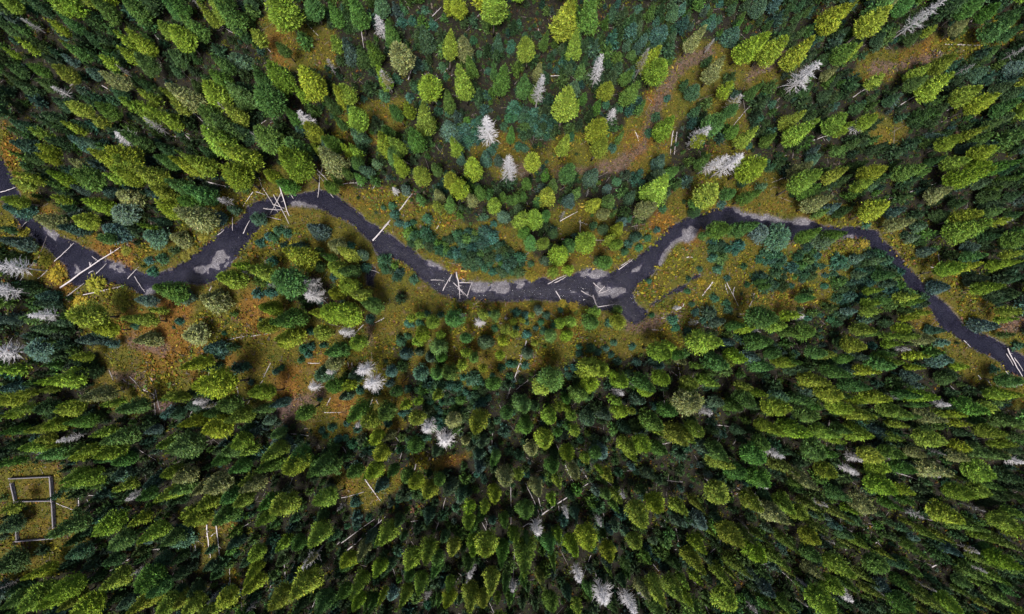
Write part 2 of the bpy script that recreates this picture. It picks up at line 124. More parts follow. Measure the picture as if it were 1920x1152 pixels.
DEAD = """T 0 0
16 13 36 26 6 g;39 65 60 70 8 g;107 89 128 104 8 g;88 100 104 114 12 w;86 49 102 58 5 p
T 1 0
58 101 76 116 9 p;96 83 112 95 9 w;70 -2 66 6 7 p;116 45 124 58 9 p;36 78 54 92 6 h;-2 4 -8 -4 4 p;14 -3 20 8 6 p
T 2 0
26 12 33 33 9 w;110 90 108 111 14 w;31 53 38 71 9 h
T 3 0
69 42 56 66 9 w;21 58 18 83 9 w;77 83 75 97 8 w;104 36 92 61 8 h;84 2 80 6 3 p
T 4 0
104 48 78 76 13 w;43 72 30 87 10 h;19 94 1 110 10 w;24 29 23 31 4 g
T 5 0
68 1 25 30 10 w;9 91 -4 100 9 w;128 36 118 43 9 p;90 48 76 60 8 p
T 0 1
-14 82 33 96 13 w;-16 102 25 111 12 w
T 1 1
100 97 113 98 10 w;103 106 116 103 12 w;36 33 49 39 8 g;53 88 60 87 6 g;73 98 78 98 6 p
T 2 1
38 26 44 31 5 w
T 3 1
-2 3 -1 22 12 w;38 43 38 49 6 p;59 27 59 33 4 p
T 4 1
31 -1 9 15 9 w;45 0 19 18 12 w
T 5 1
119 49 103 54 7 h
T 0 2
21 5 50 9 9 w;-14 35 24 41 14 w;-8 48 13 45 5 g;43 100 67 95 6 w;57 109 78 102 7 p;96 99 104 97 4 p
T 1 2
17 73 32 71 7 w;25 75 37 74 6 h;117 49 123 48 6 w;104 61 112 60 8 w
T 2 2
-2 19 11 14 8 w;16 60 29 55 13 w;11 48 24 44 11 w;60 93 69 87 11 w;73 103 81 96 13 w;101 12 105 11 8 w;88 7 92 7 5 w;11 89 17 84 7 g;123 9 125 9 4 p
T 3 2
84 67 75 61 7 w;93 58 90 56 4 p
T 4 2
90 7 78 3 7 w;55 17 46 14 6 w;12 11 5 18 6 h;21 80 14 68 9 g;42 74 30 77 8 w;77 113 54 106 7 w;115 96 103 92 6 w;70 13 66 10 5 p;72 39 68 38 5 p;-1 0 -3 4 4 w
T 5 2
43 31 32 37 6 g;35 69 24 67 6 p;73 74 57 76 6 w;6 115 0 110 7 w;125 58 112 63 8 g;28 114 10 108 5 p;65 103 44 99 5 p;70 110 58 108 5 p
T 0 3
94 29 107 18 8 g;98 87 110 79 6 p;0 97 10 90 6 p
T 1 3
125 38 123 32 5 p;28 107 34 95 6 g;57 114 56 107 8 p;100 81 119 65 9 h
T 2 3
4 77 9 68 7 w;64 105 70 97 7 p;96 87 102 75 7 w;94 92 98 85 4 g;128 100 126 88 6 w;112 100 114 96 3 w
T 3 3
19 55 16 44 10 w;35 16 33 8 4 w;42 44 37 31 5 w;51 90 48 75 8 w;70 106 66 88 14 w;91 116 80 94 10 w;101 104 97 94 6 w;0 98 1 88 6 w;84 29 81 24 5 w;67 48 60 39 6 g;104 92 101 87 4 p;54 9 52 4 4 p
T 4 3
36 56 32 47 5 w;64 20 55 10 6 w;58 33 49 24 8 w;50 51 46 46 4 p;56 114 44 104 8 p;127 105 114 92 8 w;108 34 102 27 6 h;114 63 104 55 5 h;94 110 80 97 4 h;95 96 91 89 5 g;128 38 120 33 5 p;128 8 122 4 6 w
T 5 3
53 43 38 36 10 p;100 39 76 34 6 p;4 10 -5 2 6 w;128 2 112 -1 7 w;66 13 54 8 5 w;30 106 16 94 8 p;102 8 92 4 8 w;101 84 86 75 5 g;62 99 51 92 4 h;95 71 79 59 6 h"""
LOGS = """T 0 0
116 26 128 39;76 64 82 68
T 1 0
30 14 47 25;0 94 14 101;0 102 18 104;17 85 24 91;27 97 29 90;68 33 75 39;103 35 108 36;99 9 106 14;102 17 111 27;68 93 72 90;78 97 87 96;10 100 16 106;5 90 12 94
T 2 0
47 -2 51 7;15 22 17 36;56 80 61 107;42 107 46 116;50 60 54 50;77 56 80 51;72 78 63 66;68 12 75 5;97 18 104 10
T 3 0
121 98 119 116;124 99 122 116;29 57 40 57;27 6 26 10;20 21 20 26;92 98 95 106
T 4 0
51 79 36 97;96 106 122 98;42 -3 43 -2
T 5 0
49 0 40 8;32 81 52 69;0 73 11 66;60 52 76 44;69 33 95 34;70 83 80 78;101 32 114 24;88 16 92 15
T 0 1
46 101 91 70 18;41 81 55 67;28 94 36 87;51 107 63 97;63 106 93 99;0 29 11 25;95 94 104 85;100 92 108 104;68 77 74 81;70 91 79 82;16 55 20 51;66 90 70 88
T 1 1
69 26 80 44;77 31 89 53;82 24 89 47 14;85 24 92 34;83 29 74 46;64 46 83 50;69 41 83 42;54 60 59 50;61 47 62 50;110 12 120 22 14;110 15 115 21;112 16 110 33;118 27 122 33;66 18 68 25;62 29 54 40;27 21 44 25 14;21 24 25 17;10 29 22 34;47 48 46 58;35 61 40 57;29 103 31 99;64 29 71 31;76 38 85 41;114 9 112 16;19 87 21 85
T 2 1
23 65 37 50 18;37 50 31 56;43 43 55 27 14;71 57 75 49;21 87 29 90;76 103 83 90;86 89 89 109 16;84 97 95 108;67 95 77 95;88 97 99 97;94 107 98 96;81 96 83 91;89 93 93 95;23 27 26 22;87 101 92 106;46 5 52 8;0 23 13 22
T 3 1
37 64 71 65;50 51 57 53;51 50 51 61;27 98 41 91;32 97 41 92;80 87 91 79;82 84 89 79;33 103 38 111;52 103 62 108;65 105 73 102;65 104 70 99;61 97 67 102;64 115 77 113;61 106 64 114 16;4 67 7 65;85 45 85 48;36 51 50 43;23 62 24 66
T 4 1
77 18 67 22;23 57 27 58;3 78 8 78;25 94 15 107 16;33 97 42 115;39 100 38 106;54 104 50 115;105 55 100 59;0 115 2 110;32 98 34 105
T 5 1
27 34 63 22;58 85 64 86;63 74 65 84;60 10 70 6;98 100 86 100
T 0 2
4 5 17 5;0 10 14 9;92 54 100 59;97 52 108 64;112 52 115 58;116 62 120 79;115 64 117 88;107 62 115 66;82 47 85 55;104 107 117 115
T 1 2
75 42 70 52;69 55 57 73;29 48 27 53;50 66 57 81;54 68 56 78;58 75 59 82;42 25 56 22;60 22 75 20;89 95 104 97;103 42 113 42;115 79 128 79;120 68 117 74;16 78 14 83;70 95 80 96;48 54 51 66
T 2 2
32 8 25 12;17 13 10 20;24 68 17 86;26 69 28 73;44 101 37 111;40 97 43 101;114 90 113 103;128 56 124 69;5 41 6 47;8 41 8 47;1 105 4 111;72 66 73 72;46 108 44 114
T 3 2
11 25 0 58 14;22 48 3 62;113 57 115 74;124 40 128 56;16 84 22 86;112 103 121 101;112 8 117 10;105 17 112 18;120 48 126 53;33 103 36 109
T 4 2
44 95 49 106;18 88 37 90;63 57 65 61;46 5 42 5;26 101 29 93;110 73 98 69;110 90 111 82;54 17 59 19;116 108 120 102;38 103 41 98
T 5 2
116 31 128 52 14;121 38 128 48;115 35 121 44;83 25 88 30;101 55 105 61;73 59 79 64;87 59 90 63;94 51 97 54;106 56 109 60;114 48 118 53
T 0 3
42 32 58 38;59 28 59 39;65 29 67 35;66 26 79 26;70 53 72 67;82 83 107 67;107 67 128 66;110 61 119 58
T 1 3
27 48 30 73 14;34 48 37 81 14;30 78 36 72;44 75 45 105;37 101 55 96;85 78 86 96;78 80 80 90;15 64 14 73;18 63 18 72;11 73 16 79;88 21 91 13;72 51 75 46;50 52 60 46;30 57 34 54;0 66 5 66;16 56 21 61;91 81 93 75;73 98 77 88;105 114 109 103;128 60 124 64
T 2 3
18 14 30 31 14;0 71 33 42 14;0 62 25 44;71 52 78 28;107 41 112 53;105 46 109 53;52 46 58 45;0 28 18 23;48 101 52 92;37 77 40 86;122 86 128 89;123 82 126 87;127 20 127 50;55 7 57 0;103 78 111 81;30 108 36 112;87 84 90 87;110 104 115 115;85 92 88 88;116 67 119 72
T 3 3
22 41 57 17 16;10 17 21 41;20 28 23 40;35 34 37 51;55 11 62 20;64 10 79 22;77 18 81 24;71 31 76 36;81 39 86 45;78 8 95 7;95 7 103 9;77 16 83 9;40 3 46 16;110 14 128 16;68 53 73 60;67 63 71 68;105 76 111 84;59 71 51 92;8 50 13 47;26 84 31 80;2 65 0 95;98 106 101 115;79 94 83 104;116 42 112 50;105 51 110 52;123 51 125 61;115 61 120 56;122 67 128 67;31 50 38 50;62 83 64 90;68 39 69 43
T 4 3
16 13 21 16;50 7 62 20;38 27 43 24;40 20 46 23;27 60 34 60;20 70 30 62;56 80 65 77;73 89 74 101;78 87 80 103;75 84 84 92;83 109 90 108;90 108 88 115;102 0 112 3;118 47 128 54;0 59 6 62;40 108 45 115;16 105 20 115;104 86 108 89;122 67 125 63
T 5 3
59 80 70 73 14;8 52 23 47;23 54 20 47;28 85 36 92;82 46 90 52;52 43 60 45;32 9 50 15;17 62 21 59;118 45 128 49"""
THICK = """T 2 1
52 60 62 58 70 65 80 63 95 57 110 57 118 68 126 72 136 78 134 90 116 90 104 88 92 84 80 76 66 70 53 68
30 80 38 79 45 86 46 93 40 94 31 87
T 3 0
30 28 64 24 80 0 128 0 128 24 108 42 90 60 78 70 58 66 44 60 30 52
2 80 18 86 30 95 26 104 12 100 0 92
T 4 0
0 0 52 0 50 16 36 20 26 24 0 28
T 2 0
88 92 104 90 108 102 98 108 86 104
T 4 1
68 88 80 84 92 78 98 84 96 94 90 97 80 100 70 102 56 103 54 94 64 90
T 5 1
0 78 20 75 30 85 37 97 45 102 55 112 55 115 0 115
T 2 2
62 62 80 56 100 52 112 60 112 72 100 74 90 84 88 92 70 92 62 84 64 72
T 4 1
110 82 128 78 128 112 116 113 112 98
58 75 72 78 75 87 60 86
19 67 42 67 43 77 24 81
80 74 96 70 100 80 92 80 84 84"""
RIVER_N = """T 0 1
-6 -4 1 2 4 12 12 24 16 38 22 50 30 50 38 58 48 62 60 70 70 75 82 80 92 83 102 86 108 92 118 90 127 87
T 1 1
8 83 14 77 22 70 33 61 38 56 47 54 52 50 56 40 63 37 72 33 80 32 90 30 105 28 110 26 118 27 124 31 128 33
T 2 1
6 38 12 43 18 50 25 53 33 58 38 62 45 67 52 71 58 76 68 82 78 86 85 90 92 95 100 96 115 98 127 96
T 3 1
10 94 18 94 25 92 28 96 38 93 45 92 50 89 58 87 68 88 74 91 80 87 88 80 95 77 100 73 105 68 112 62 116 56 122 53 128 50
T 4 1
6 48 15 46 22 42 25 40 36 40 42 43 50 45 58 46 68 49 80 50 93 50 100 52 112 55 120 56 127 54
T 5 1
8 56 15 56 19 58 22 64 28 70 35 77 40 84 46 90 52 97 60 104 66 109 70 114
T 5 2
77 6 83 13 92 18 100 21 107 25 115 29 122 33 132 39 150 50"""
RIVER_S = """T 0 1
-8 0 -6 28 2 36 10 48 16 56 24 64 38 72 42 80 50 85 50 95 56 100 64 96 85 97 95 100 103 105 108 107 113 104 120 100 127 97
T 1 1
15 97 28 98 35 94 42 86 46 81 52 75 58 70 60 65 65 57 68 50 72 46 83 44 86 40 92 38 105 40 112 42 118 44 124 47 128 50
T 2 1
7 52 12 56 15 60 18 63 24 68 25 73 30 78 37 77 42 80 48 82 52 87 57 91 63 96 68 100 73 104 82 108 90 111 100 110 110 111 120 110 127 111
T 3 1
10 110 25 110 38 111 45 113 55 115
T 3 2
66 3 75 3 82 5 88 10 91 13 97 11 101 8 103 3 97 1
T 3 1
93 113 91 107 94 98 98 95 104 92 110 86 112 80 115 74 120 68 127 62
T 4 1
4 65 9 62 11 56 20 57 28 57 34 54 48 54 58 54 68 54 74 60 80 63 84 67 90 65 100 60 108 61 118 63 127 63
T 5 1
8 63 12 66 15 72 22 77 28 83 34 92 38 99 45 103 50 108 54 113
T 5 2
58 0 60 6 64 12 70 18 78 23 87 30 95 34 103 37 110 42 113 47 120 50 130 54 150 62"""
POOLS = """T 3 1
103 113 108 110 116 104 128 99 132 95 137 90 142 90 142 93 134 97 128 103 120 106 112 110 106 116
T 2 1
18 92 23 84 26 88 24 96 26 100 21 102 18 99
T 4 1
7 90 14 90 14 94 7 94"""
GRAVEL = """T 0 1
15 55 20 54 26 64 23 65
32 56 36 55 44 65 41 68
54 82 58 82 62 90 56 91
78 81 92 84 99 92 88 92 80 87
107 100 116 101 116 106 108 106
T 1 1
33 72 42 70 44 80 36 88 22 90 24 82
90 37 100 35 108 38 112 41 104 41 92 39
14 84 26 82 28 86 18 90
T 2 1
57 78 62 79 75 86 74 89 66 85
62 87 68 89 77 94 75 95 66 91
90 97 112 98 128 97 128 105 110 107 98 105
T 3 1
0 96 8 95 14 98 6 104 0 105
35 103 48 101 60 103 58 106 44 107 36 106
52 92 60 89 70 89 72 92 62 94
60 100 74 97 86 100 88 106 76 111 66 108
88 86 98 82 96 88 88 92
111 82 116 72 124 64 132 58 132 64 124 74 118 80 112 86
T 4 1
0 57 8 54 11 57 6 66 0 70
40 42 50 45 68 48 92 50 96 52 80 54 62 51 46 47
108 59 128 61 128 64 112 63"""
MEADOW = [
 [500,420,560,395,640,400,700,470,720,500,690,560,560,520,480,470],
 [640,350,730,330,800,380,990,420,1010,520,900,540,790,480,700,440],
 [100,480,250,530,440,520,640,600,740,560,760,800,600,840,540,760,380,730,300,770,180,740,180,640,110,580],
 [740,560,980,570,1190,600,1330,570,1260,660,1100,690,960,690,900,720,760,690],
 [1200,480,1330,430,1500,460,1640,460,1640,540,1520,580,1380,600,1250,560,1200,590],
 [1640,430,1720,470,1760,560,1850,640,1920,640,1920,600,1830,570,1720,520],
 [860,230,1000,260,1160,250,1220,160,1300,90,1420,100,1480,120,1420,170,1300,180,1250,300,1200,340,1000,330,880,300],
 [640,210,760,200,740,270,650,260], [470,30,600,60,630,130,520,120],
 [0,870,110,870,160,1000,130,1060,0,1080], [340,960,420,980,430,1090,360,1080],
 [640,880,740,900,720,960,650,980], [780,850,880,850,870,890,790,890],
 [1640,100,1780,80,1900,20,1920,30,1830,110,1700,130,1640,150,1600,140], [1640,220,1700,240,1690,270,1640,260],
 [-20,220,30,240,40,320,20,420,-20,430], [1780,640,1880,680,1840,720,1760,680], [1000,380,1130,390,1140,440,1040,450],
 [1330,150,1400,200,1420,290,1380,340,1320,330], [1400,300,1480,320,1500,370,1380,380]]
DIRT = [[930,312,1010,316,1080,322,1160,312,1205,275,1225,215,1245,165,1290,112,1330,95], [1400,150,1430,130,1470,105],
        [190,690,260,720,310,760], [240,640,300,650], [700,560,690,640], [1885,610,1920,600], [1640,130,1760,110], [530,775,600,740], [1190,610,1280,590]]
ORANGE = [(300,650,70),(400,690,60),(330,570,45),(240,620,50),(640,760,40),(120,520,50),(90,420,40),(560,720,60),(600,690,50),(480,600,50),(210,470,60),(1240,420,35),(1190,270,40),(1010,420,30),(520,90,50),(1520,90,40),(1720,95,50),(1560,320,50),(260,300,50),(860,880,40),(30,280,40),(1660,330,20),(1890,600,40),(860,510,20),(1300,440,30),(420,320,40),(1230,180,30)]

def parse(txt):
    ti = tj = 0; mode = 'T'
    for line in txt.strip().splitlines():
        if line[0] in 'TC':
            mode, ti, tj = line.split(); ti = int(ti) * 320; tj = int(tj) * 288
        else:
            yield mode, ti, tj, line
def parse_poly(txt):
    out = []
    for _m, a, b, line in parse(txt):
        v = np.array(line.split(), float).reshape(-1, 2) * 2.5 + (a, b)
        out.append(v)
    return out
def to_ground(poly):
    poly = np.asarray(poly, float).reshape(-1, 2)
    return ground(poly[:, 0], poly[:, 1])
def smooth_line(p, n=3):
    p = np.asarray(p)
    for _ in range(n - 1):
        q = np.empty((2 * len(p) - 1, 2)); q[0::2] = p; q[1::2] = (p[:-1] + p[1:]) / 2
        q[2:-2:2] = q[2:-2:2] * .5 + (q[1:-3:2] + q[3:-1:2]) * .25
        p = q
    return p
RIV = np.concatenate([smooth_line(to_ground(np.concatenate(parse_poly(RIVER_N))), 2), smooth_line(to_ground(np.concatenate(parse_poly(RIVER_S))), 2)[::-1]])
POOL_P = [to_ground(p) for p in parse_poly(POOLS)]
GRAV_P = [to_ground(p) for p in parse_poly(GRAVEL)]
THICK_P = [to_ground(p) for p in parse_poly(THICK)]
MEAD_P = [to_ground(p) for p in MEADOW]

def seg_dist(P, poly, closed=True):
    A = np.asarray(poly); B = np.roll(A, -1, 0)
    if not closed: A, B = A[:-1], B[:-1]
    best = np.full(len(P), 1e9)
    for a, b in zip(A, B):
        d = b - a; L = d @ d + 1e-12
        t = np.clip(((P - a) @ d) / L, 0, 1)
        best = np.minimum(best, ((P - a - t[:, None] * d) ** 2).sum(1))
    return np.sqrt(best)
def inside(P, poly):
    A = np.asarray(poly); B = np.roll(A, -1, 0); c = np.zeros(len(P), bool)
    for a, b in zip(A, B):
        if a[1] == b[1]: continue
        m = (a[1] > P[:, 1]) != (b[1] > P[:, 1])
        c ^= m & (P[:, 0] < (b[0] - a[0]) * (P[:, 1] - a[1]) / (b[1] - a[1]) + a[0])
    return c
def sdist(P, poly):
    """distance to the outline, negative inside; far points are left at a coarse value"""
    A = np.asarray(poly)
    out = np.full(len(P), 99.0)
    m = ((P > A.min(0) - 14) & (P < A.max(0) + 14)).all(1)
    if m.any():
        d = seg_dist(P[m], A)
        out[m] = np.where(inside(P[m], A), -d, d)
    return out
def vnoise(P, scale, seed):
    """smooth value noise in 0..1"""
    r = np.random.default_rng(seed).random((64, 64))
    q = P / scale + 1000.0
    i = np.floor(q).astype(int); f = q - i; f = f * f * (3 - 2 * f)
    g = lambda a, b: r[(i[:, 0] + a) % 64, (i[:, 1] + b) % 64]
    return (g(0, 0) * (1 - f[:, 0]) * (1 - f[:, 1]) + g(1, 0) * f[:, 0] * (1 - f[:, 1]) + g(0, 1) * (1 - f[:, 0]) * f[:, 1] + g(1, 1) * f[:, 0] * f[:, 1])
def fbm(P, s, seed):
    return (vnoise(P, s, seed) + .5 * vnoise(P, s / 2.1, seed + 1) + .25 * vnoise(P, s / 4.3, seed + 2)) / 1.75
def sstep(a, b, x):
    t = np.clip((x - a) / (b - a), 0, 1); return t * t * (3 - 2 * t)

WATER_Z = -0.32
def fields(P):
    wob = (fbm(P, 2.2, 11) - .5) * 1.1
    dr = sdist(P, RIV)
    for q in POOL_P: dr = np.minimum(dr, sdist(P, q) + .1)
    dr = dr + wob * .8
    gr = np.full(len(P), 99.0)
    for q in GRAV_P: gr = np.minimum(gr, sdist(P, q))
    gr = gr + wob * 1.2 + (fbm(P, .8, 15) - .5) * 1.5 + (fbm(P, 2.6, 16) - .5) * 1.6
    md = np.full(len(P), 99.0)
    for q in MEAD_P: md = np.minimum(md, sdist(P, q))
    md = np.minimum(md, dr - 4.5) + (fbm(P, 7, 21) - .5) * 7
    dt = np.full(len(P), 99.0)
    for q in DIRT: dt = np.minimum(dt, seg_dist(P, to_ground(q), False))
    dt = dt + (fbm(P, 4, 31) - .5) * 3.5
    og = np.zeros(len(P))
    for u, v, r in ORANGE:
        c = ground(u, v); og = np.maximum(og, 1 - sstep(.4, 1.1, np.hypot(*(P - c).T) / (r * .1016)))
    og = np.clip(og * .78 + (fbm(P, 6, 41) - .54) * 1.5, 0, 1)
    gravel = 1 - sstep(-1.0, 1.1, gr)
    z = (fbm(P, 9, 51) - .5) * .35 * sstep(0.3, 3, dr) + (fbm(P, 1.6, 61) - .5) * .16
    bed = -.36 - .38 * sstep(0, 1.6, -dr) + (fbm(P, 1.1, 71) - .5) * .12
    bar = -.22 + .08 * sstep(0, 1, -gr) + (fbm(P, .9, 81) - .5) * .2
    t = sstep(.55, -.15, dr)
    bedbar = bed * (1 - gravel) + np.maximum(bed, bar) * gravel
    z = z * (1 - t) + bedbar * t
    return dict(dr=dr, gravel=gravel * sstep(.9, .1, dr), meadow=1 - sstep(-.8, 1.2, md), dirt=1 - sstep(.2, 1.7, dt), orange=og, z=z, wet=sstep(.25, -.1, dr))
def gz(x, y):
    return float(fields(np.array([[x, y]]))['z'][0])

# ------------------------------------------------------------------ material helpers
def new_mat(name):
    m = bpy.data.materials.new(name); m.use_nodes = True
    nt = m.node_tree; b = nt.nodes["Principled BSDF"]
    return m, nt, b
def N(nt, t, **kw):
    n = nt.nodes.new(t)
    for k, v in kw.items(): setattr(n, k, v)
    return n
def noise(nt, vec, scale, detail=4, rough=.6):
    n = N(nt, "ShaderNodeTexNoise"); n.inputs["Scale"].default_value = scale
    n.inputs["Detail"].default_value = detail; n.inputs["Roughness"].default_value = rough
    nt.links.new(vec, n.inputs["Vector"]); return n.outputs["Fac"]
def ramp(nt, fac, stops):
    r = N(nt, "ShaderNodeValToRGB"); e = r.color_ramp.elements
    while len(e) < len(stops): e.new(.5)
    for k, (p, c) in enumerate(stops):
        e[k].position = p; e[k].color = (*c, 1) if len(c) == 3 else c
    nt.links.new(fac, r.inputs[0]); return r.outputs["Color"]
def mixc(nt, fac, a, b, mode='MIX'):
    m = N(nt, "ShaderNodeMix", data_type='RGBA', blend_type=mode)
    for s, v in ((m.inputs[0], fac), (m.inputs[6], a), (m.inputs[7], b)):
        if isinstance(v, bpy.types.NodeSocket): nt.links.new(v, s)
        elif isinstance(v, (int, float)): s.default_value = v
        else: s.default_value = (*v, 1)
    return m.outputs[2]
def math_n(nt, op, a, b, clamp=False):
    m = N(nt, "ShaderNodeMath", operation=op, use_clamp=clamp)
    for s, v in zip(m.inputs, (a, b)):
        if isinstance(v, bpy.types.NodeSocket): nt.links.new(v, s)
        else: s.default_value = v
    return m.outputs[0]
def bump(nt, b, h, strength, dist):
    n = N(nt, "ShaderNodeBump"); n.inputs["Strength"].default_value = strength; n.inputs["Distance"].default_value = dist
    nt.links.new(h, n.inputs["Height"]); nt.links.new(n.outputs[0], b.inputs["Normal"])

# ground
GM, nt, b = new_mat("forest_ground")
pos = N(nt, "ShaderNodeNewGeometry").outputs["Position"]
at = N(nt, "ShaderNodeAttribute", attribute_name="zone")
sep = N(nt, "ShaderNodeSeparateColor"); nt.links.new(at.outputs["Color"], sep.inputs[0])
meadow, dirt, gravel, orange = sep.outputs[0], sep.outputs[1], sep.outputs[2], at.outputs["Alpha"]
n_f, n_m, n_c, n_d = noise(nt, pos, 3.2, 6, .75), noise(nt, pos, .55, 5, .6), noise(nt, pos, .16, 3), noise(nt, pos, 1.4, 6, .7)
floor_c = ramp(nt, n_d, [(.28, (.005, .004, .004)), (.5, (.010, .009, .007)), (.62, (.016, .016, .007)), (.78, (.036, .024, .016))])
mead_c = ramp(nt, n_f, [(.25, (.010, .010, .003)), (.45, (.036, .032, .005)), (.58, (.072, .056, .008)), (.75, (.15, .105, .020))])
oran_c = ramp(nt, n_f, [(.25, (.026, .013, .007)), (.45, (.074, .036, .008)), (.6, (.135, .064, .012)), (.78, (.24, .12, .03))])
green_c = ramp(nt, n_d, [(.3, (.022, .024, .005)), (.7, (.072, .068, .009))])
dirt_c = ramp(nt, n_f, [(.3, (.018, .011, .009)), (.48, (.062, .038, .032)), (.62, (.115, .070, .060)), (.78, (.26, .18, .165))])
grav_v = N(nt, "ShaderNodeTexVoronoi"); grav_v.inputs["Scale"].default_value = 7.0; nt.links.new(pos, grav_v.inputs["Vector"])
grav_s = N(nt, "ShaderNodeSeparateColor"); nt.links.new(grav_v.outputs["Color"], grav_s.inputs[0])
grav_c = ramp(nt, grav_s.outputs[0], [(.0, (.060, .056, .068)), (.45, (.095, .090, .102)), (.8, (.135, .128, .142)), (1, (.21, .20, .215))])
bed_c = ramp(nt, grav_s.outputs[1], [(.0, (.020, .018, .025)), (.55, (.050, .046, .058)), (.85, (.085, .080, .096)), (1, (.15, .145, .16))])
c = mixc(nt, ramp(nt, n_c, [(.4, (0, 0, 0)), (.62, (1, 1, 1))]), mead_c, green_c)
c = mixc(nt, orange, c, oran_c)
purp = ramp(nt, n_m, [(.57, (0, 0, 0)), (.75, (.7, .7, .7))])
c = mixc(nt, purp, c, dirt_c)
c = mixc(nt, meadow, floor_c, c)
c = mixc(nt, math_n(nt, 'MULTIPLY', dirt, ramp(nt, n_d, [(.34, (.25, .25, .25)), (.56, (.95, .95, .95))])), c, dirt_c)
at2 = N(nt, "ShaderNodeAttribute", attribute_name="wet")
bed_c = mixc(nt, 1.0, bed_c, ramp(nt, noise(nt, pos, .8, 5, .65), [(.35, (.35, .35, .38)), (.65, (1.3, 1.28, 1.36))]), 'MULTIPLY')
c = mixc(nt, at2.outputs["Fac"], c, bed_c)
grav_c = mixc(nt, 1.0, grav_c, ramp(nt, n_m, [(.3, (.6, .58, .58)), (.7, (1.15, 1.15, 1.15))]), 'MULTIPLY')
c = mixc(nt, gravel, c, grav_c)
nt.links.new(c, b.inputs["Base Color"]); b.inputs["Roughness"].default_value = .95
b.inputs["Specular IOR Level"].default_value = .15
bump(nt, b, n_f, .9, .25)

# water: a thin glossy skin, clear over the shallows, dark where it is deep
WM, nt, b = new_mat("river_water")
pos = N(nt, "ShaderNodeNewGeometry").outputs["Position"]
dep = N(nt, "ShaderNodeAttribute", attribute_name="depth").outputs["Fac"]
rip = math_n(nt, 'ADD', noise(nt, pos, 1.7, 4, .6), math_n(nt, 'MULTIPLY', noise(nt, pos, 6.0, 3, .6), .35))
c = mixc(nt, ramp(nt, noise(nt, pos, .3, 4), [(.4, (0, 0, 0)), (.62, (1, 1, 1))]), (.006, .006, .012), (.011, .011, .019))
nt.links.new(c, b.inputs["Base Color"])
b.inputs["Roughness"].default_value = .08; b.inputs["IOR"].default_value = 1.33
bump(nt, b, rip, .5, .12)
tr = N(nt, "ShaderNodeBsdfTransparent"); tr.inputs[0].default_value = (.56, .56, .66, 1)
mx = N(nt, "ShaderNodeMixShader")
fac = math_n(nt, 'SUBTRACT', 1.0, math_n(nt, 'POWER', 2.718, math_n(nt, 'MULTIPLY', dep, -3.2)), True)
fac = math_n(nt, 'ADD', math_n(nt, 'MULTIPLY', fac, .85), .08, True)
nt.links.new(fac, mx.inputs[0]); nt.links.new(tr.outputs[0], mx.inputs[1]); nt.links.new(b.outputs[0], mx.inputs[2])
nt.links.new(mx.outputs[0], nt.nodes["Material Output"].inputs["Surface"])

def foliage(name, rough=.75, spec=.18, trans=.0):
    m, nt, b = new_mat(name)
    col = N(nt, "ShaderNodeAttribute", attribute_name="tint").outputs["Color"]
    oi = N(nt, "ShaderNodeObjectInfo")
    c = mixc(nt, 1.0, col, oi.outputs["Color"], 'MULTIPLY')
    nt.links.new(c, b.inputs["Base Color"]); b.inputs["Roughness"].default_value = rough
    b.inputs["Specular IOR Level"].default_value = spec
    return m
FM = foliage("needles")
PM = foliage("meadow_plants", .9, .1)
def bark(name, stops, scale):
    m, nt, b = new_mat(name)
    tc = N(nt, "ShaderNodeTexCoord").outputs["Object"]
    mp = N(nt, "ShaderNodeMapping"); mp.inputs["Scale"].default_value = scale; nt.links.new(tc, mp.inputs[0])
    oi = N(nt, "ShaderNodeObjectInfo")
    c = ramp(nt, noise(nt, mp.outputs[0], 6, 5, .7), stops)
    c = mixc(nt, 1.0, c, oi.outputs["Color"], 'MULTIPLY')
    nt.links.new(c, b.inputs["Base Color"]); b.inputs["Roughness"].default_value = .85
    b.inputs["Specular IOR Level"].default_value = .2
    return m
BARK = bark("bark", [(.3, (.05, .038, .032)), (.5, (.12, .098, .088)), (.75, (.22, .19, .18))], (3, 3, 1))
GREYWOOD = bark("weathered_wood", [(.25, (.45, .43, .45)), (.5, (.8, .77, .77)), (.75, (1, .98, .96))], (1, 6, 6))
SNAG = bark("bleached_wood", [(.25, (.62, .6, .6)), (.5, (.85, .84, .84)), (.75, (1, 1, 1))], (6, 6, 1))

# ------------------------------------------------------------------ mesh helpers
def build(name, V, F, mat, tint=None, smooth=False):
    """V (n,3), F list of index tuples or (m,4)/(m,3) array, tint one colour per face"""
    me = bpy.data.meshes.new(name)
    V = np.asarray(V, np.float32)
    if isinstance(F, np.ndarray):
        k = F.shape[1]; nf = len(F)
        me.vertices.add(len(V)); me.vertices.foreach_set("co", V.ravel())
        me.loops.add(nf * k); me.loops.foreach_set("vertex_index", F.astype(np.int32).ravel())
        me.polygons.add(nf); me.polygons.foreach_set("loop_start", np.arange(0, nf * k, k, dtype=np.int32))
        me.update(calc_edges=True)
        cnt = np.full(nf, k)
    else:
        me.from_pydata(V.tolist(), [], F); cnt = np.array([len(f) for f in F]); nf = len(F)
    if tint is not None:
        a = me.attributes.new("tint", 'FLOAT_COLOR', 'FACE')
        t = np.ones((nf, 4), np.float32); t[:, :3] = tint
        a.data.foreach_set("color", t.ravel())
    if smooth: me.polygons.foreach_set("use_smooth", np.ones(nf, bool))
    me.materials.append(mat); me.validate(); me.update()
    return me
def add(name, me, parent=None, loc=(0, 0, 0), rot=(0, 0, 0), scale=(1, 1, 1)):
    o = bpy.data.objects.new(name, me); COL.objects.link(o)
    o.parent = parent; o.location = loc; o.rotation_euler = rot; o.scale = scale
    return o
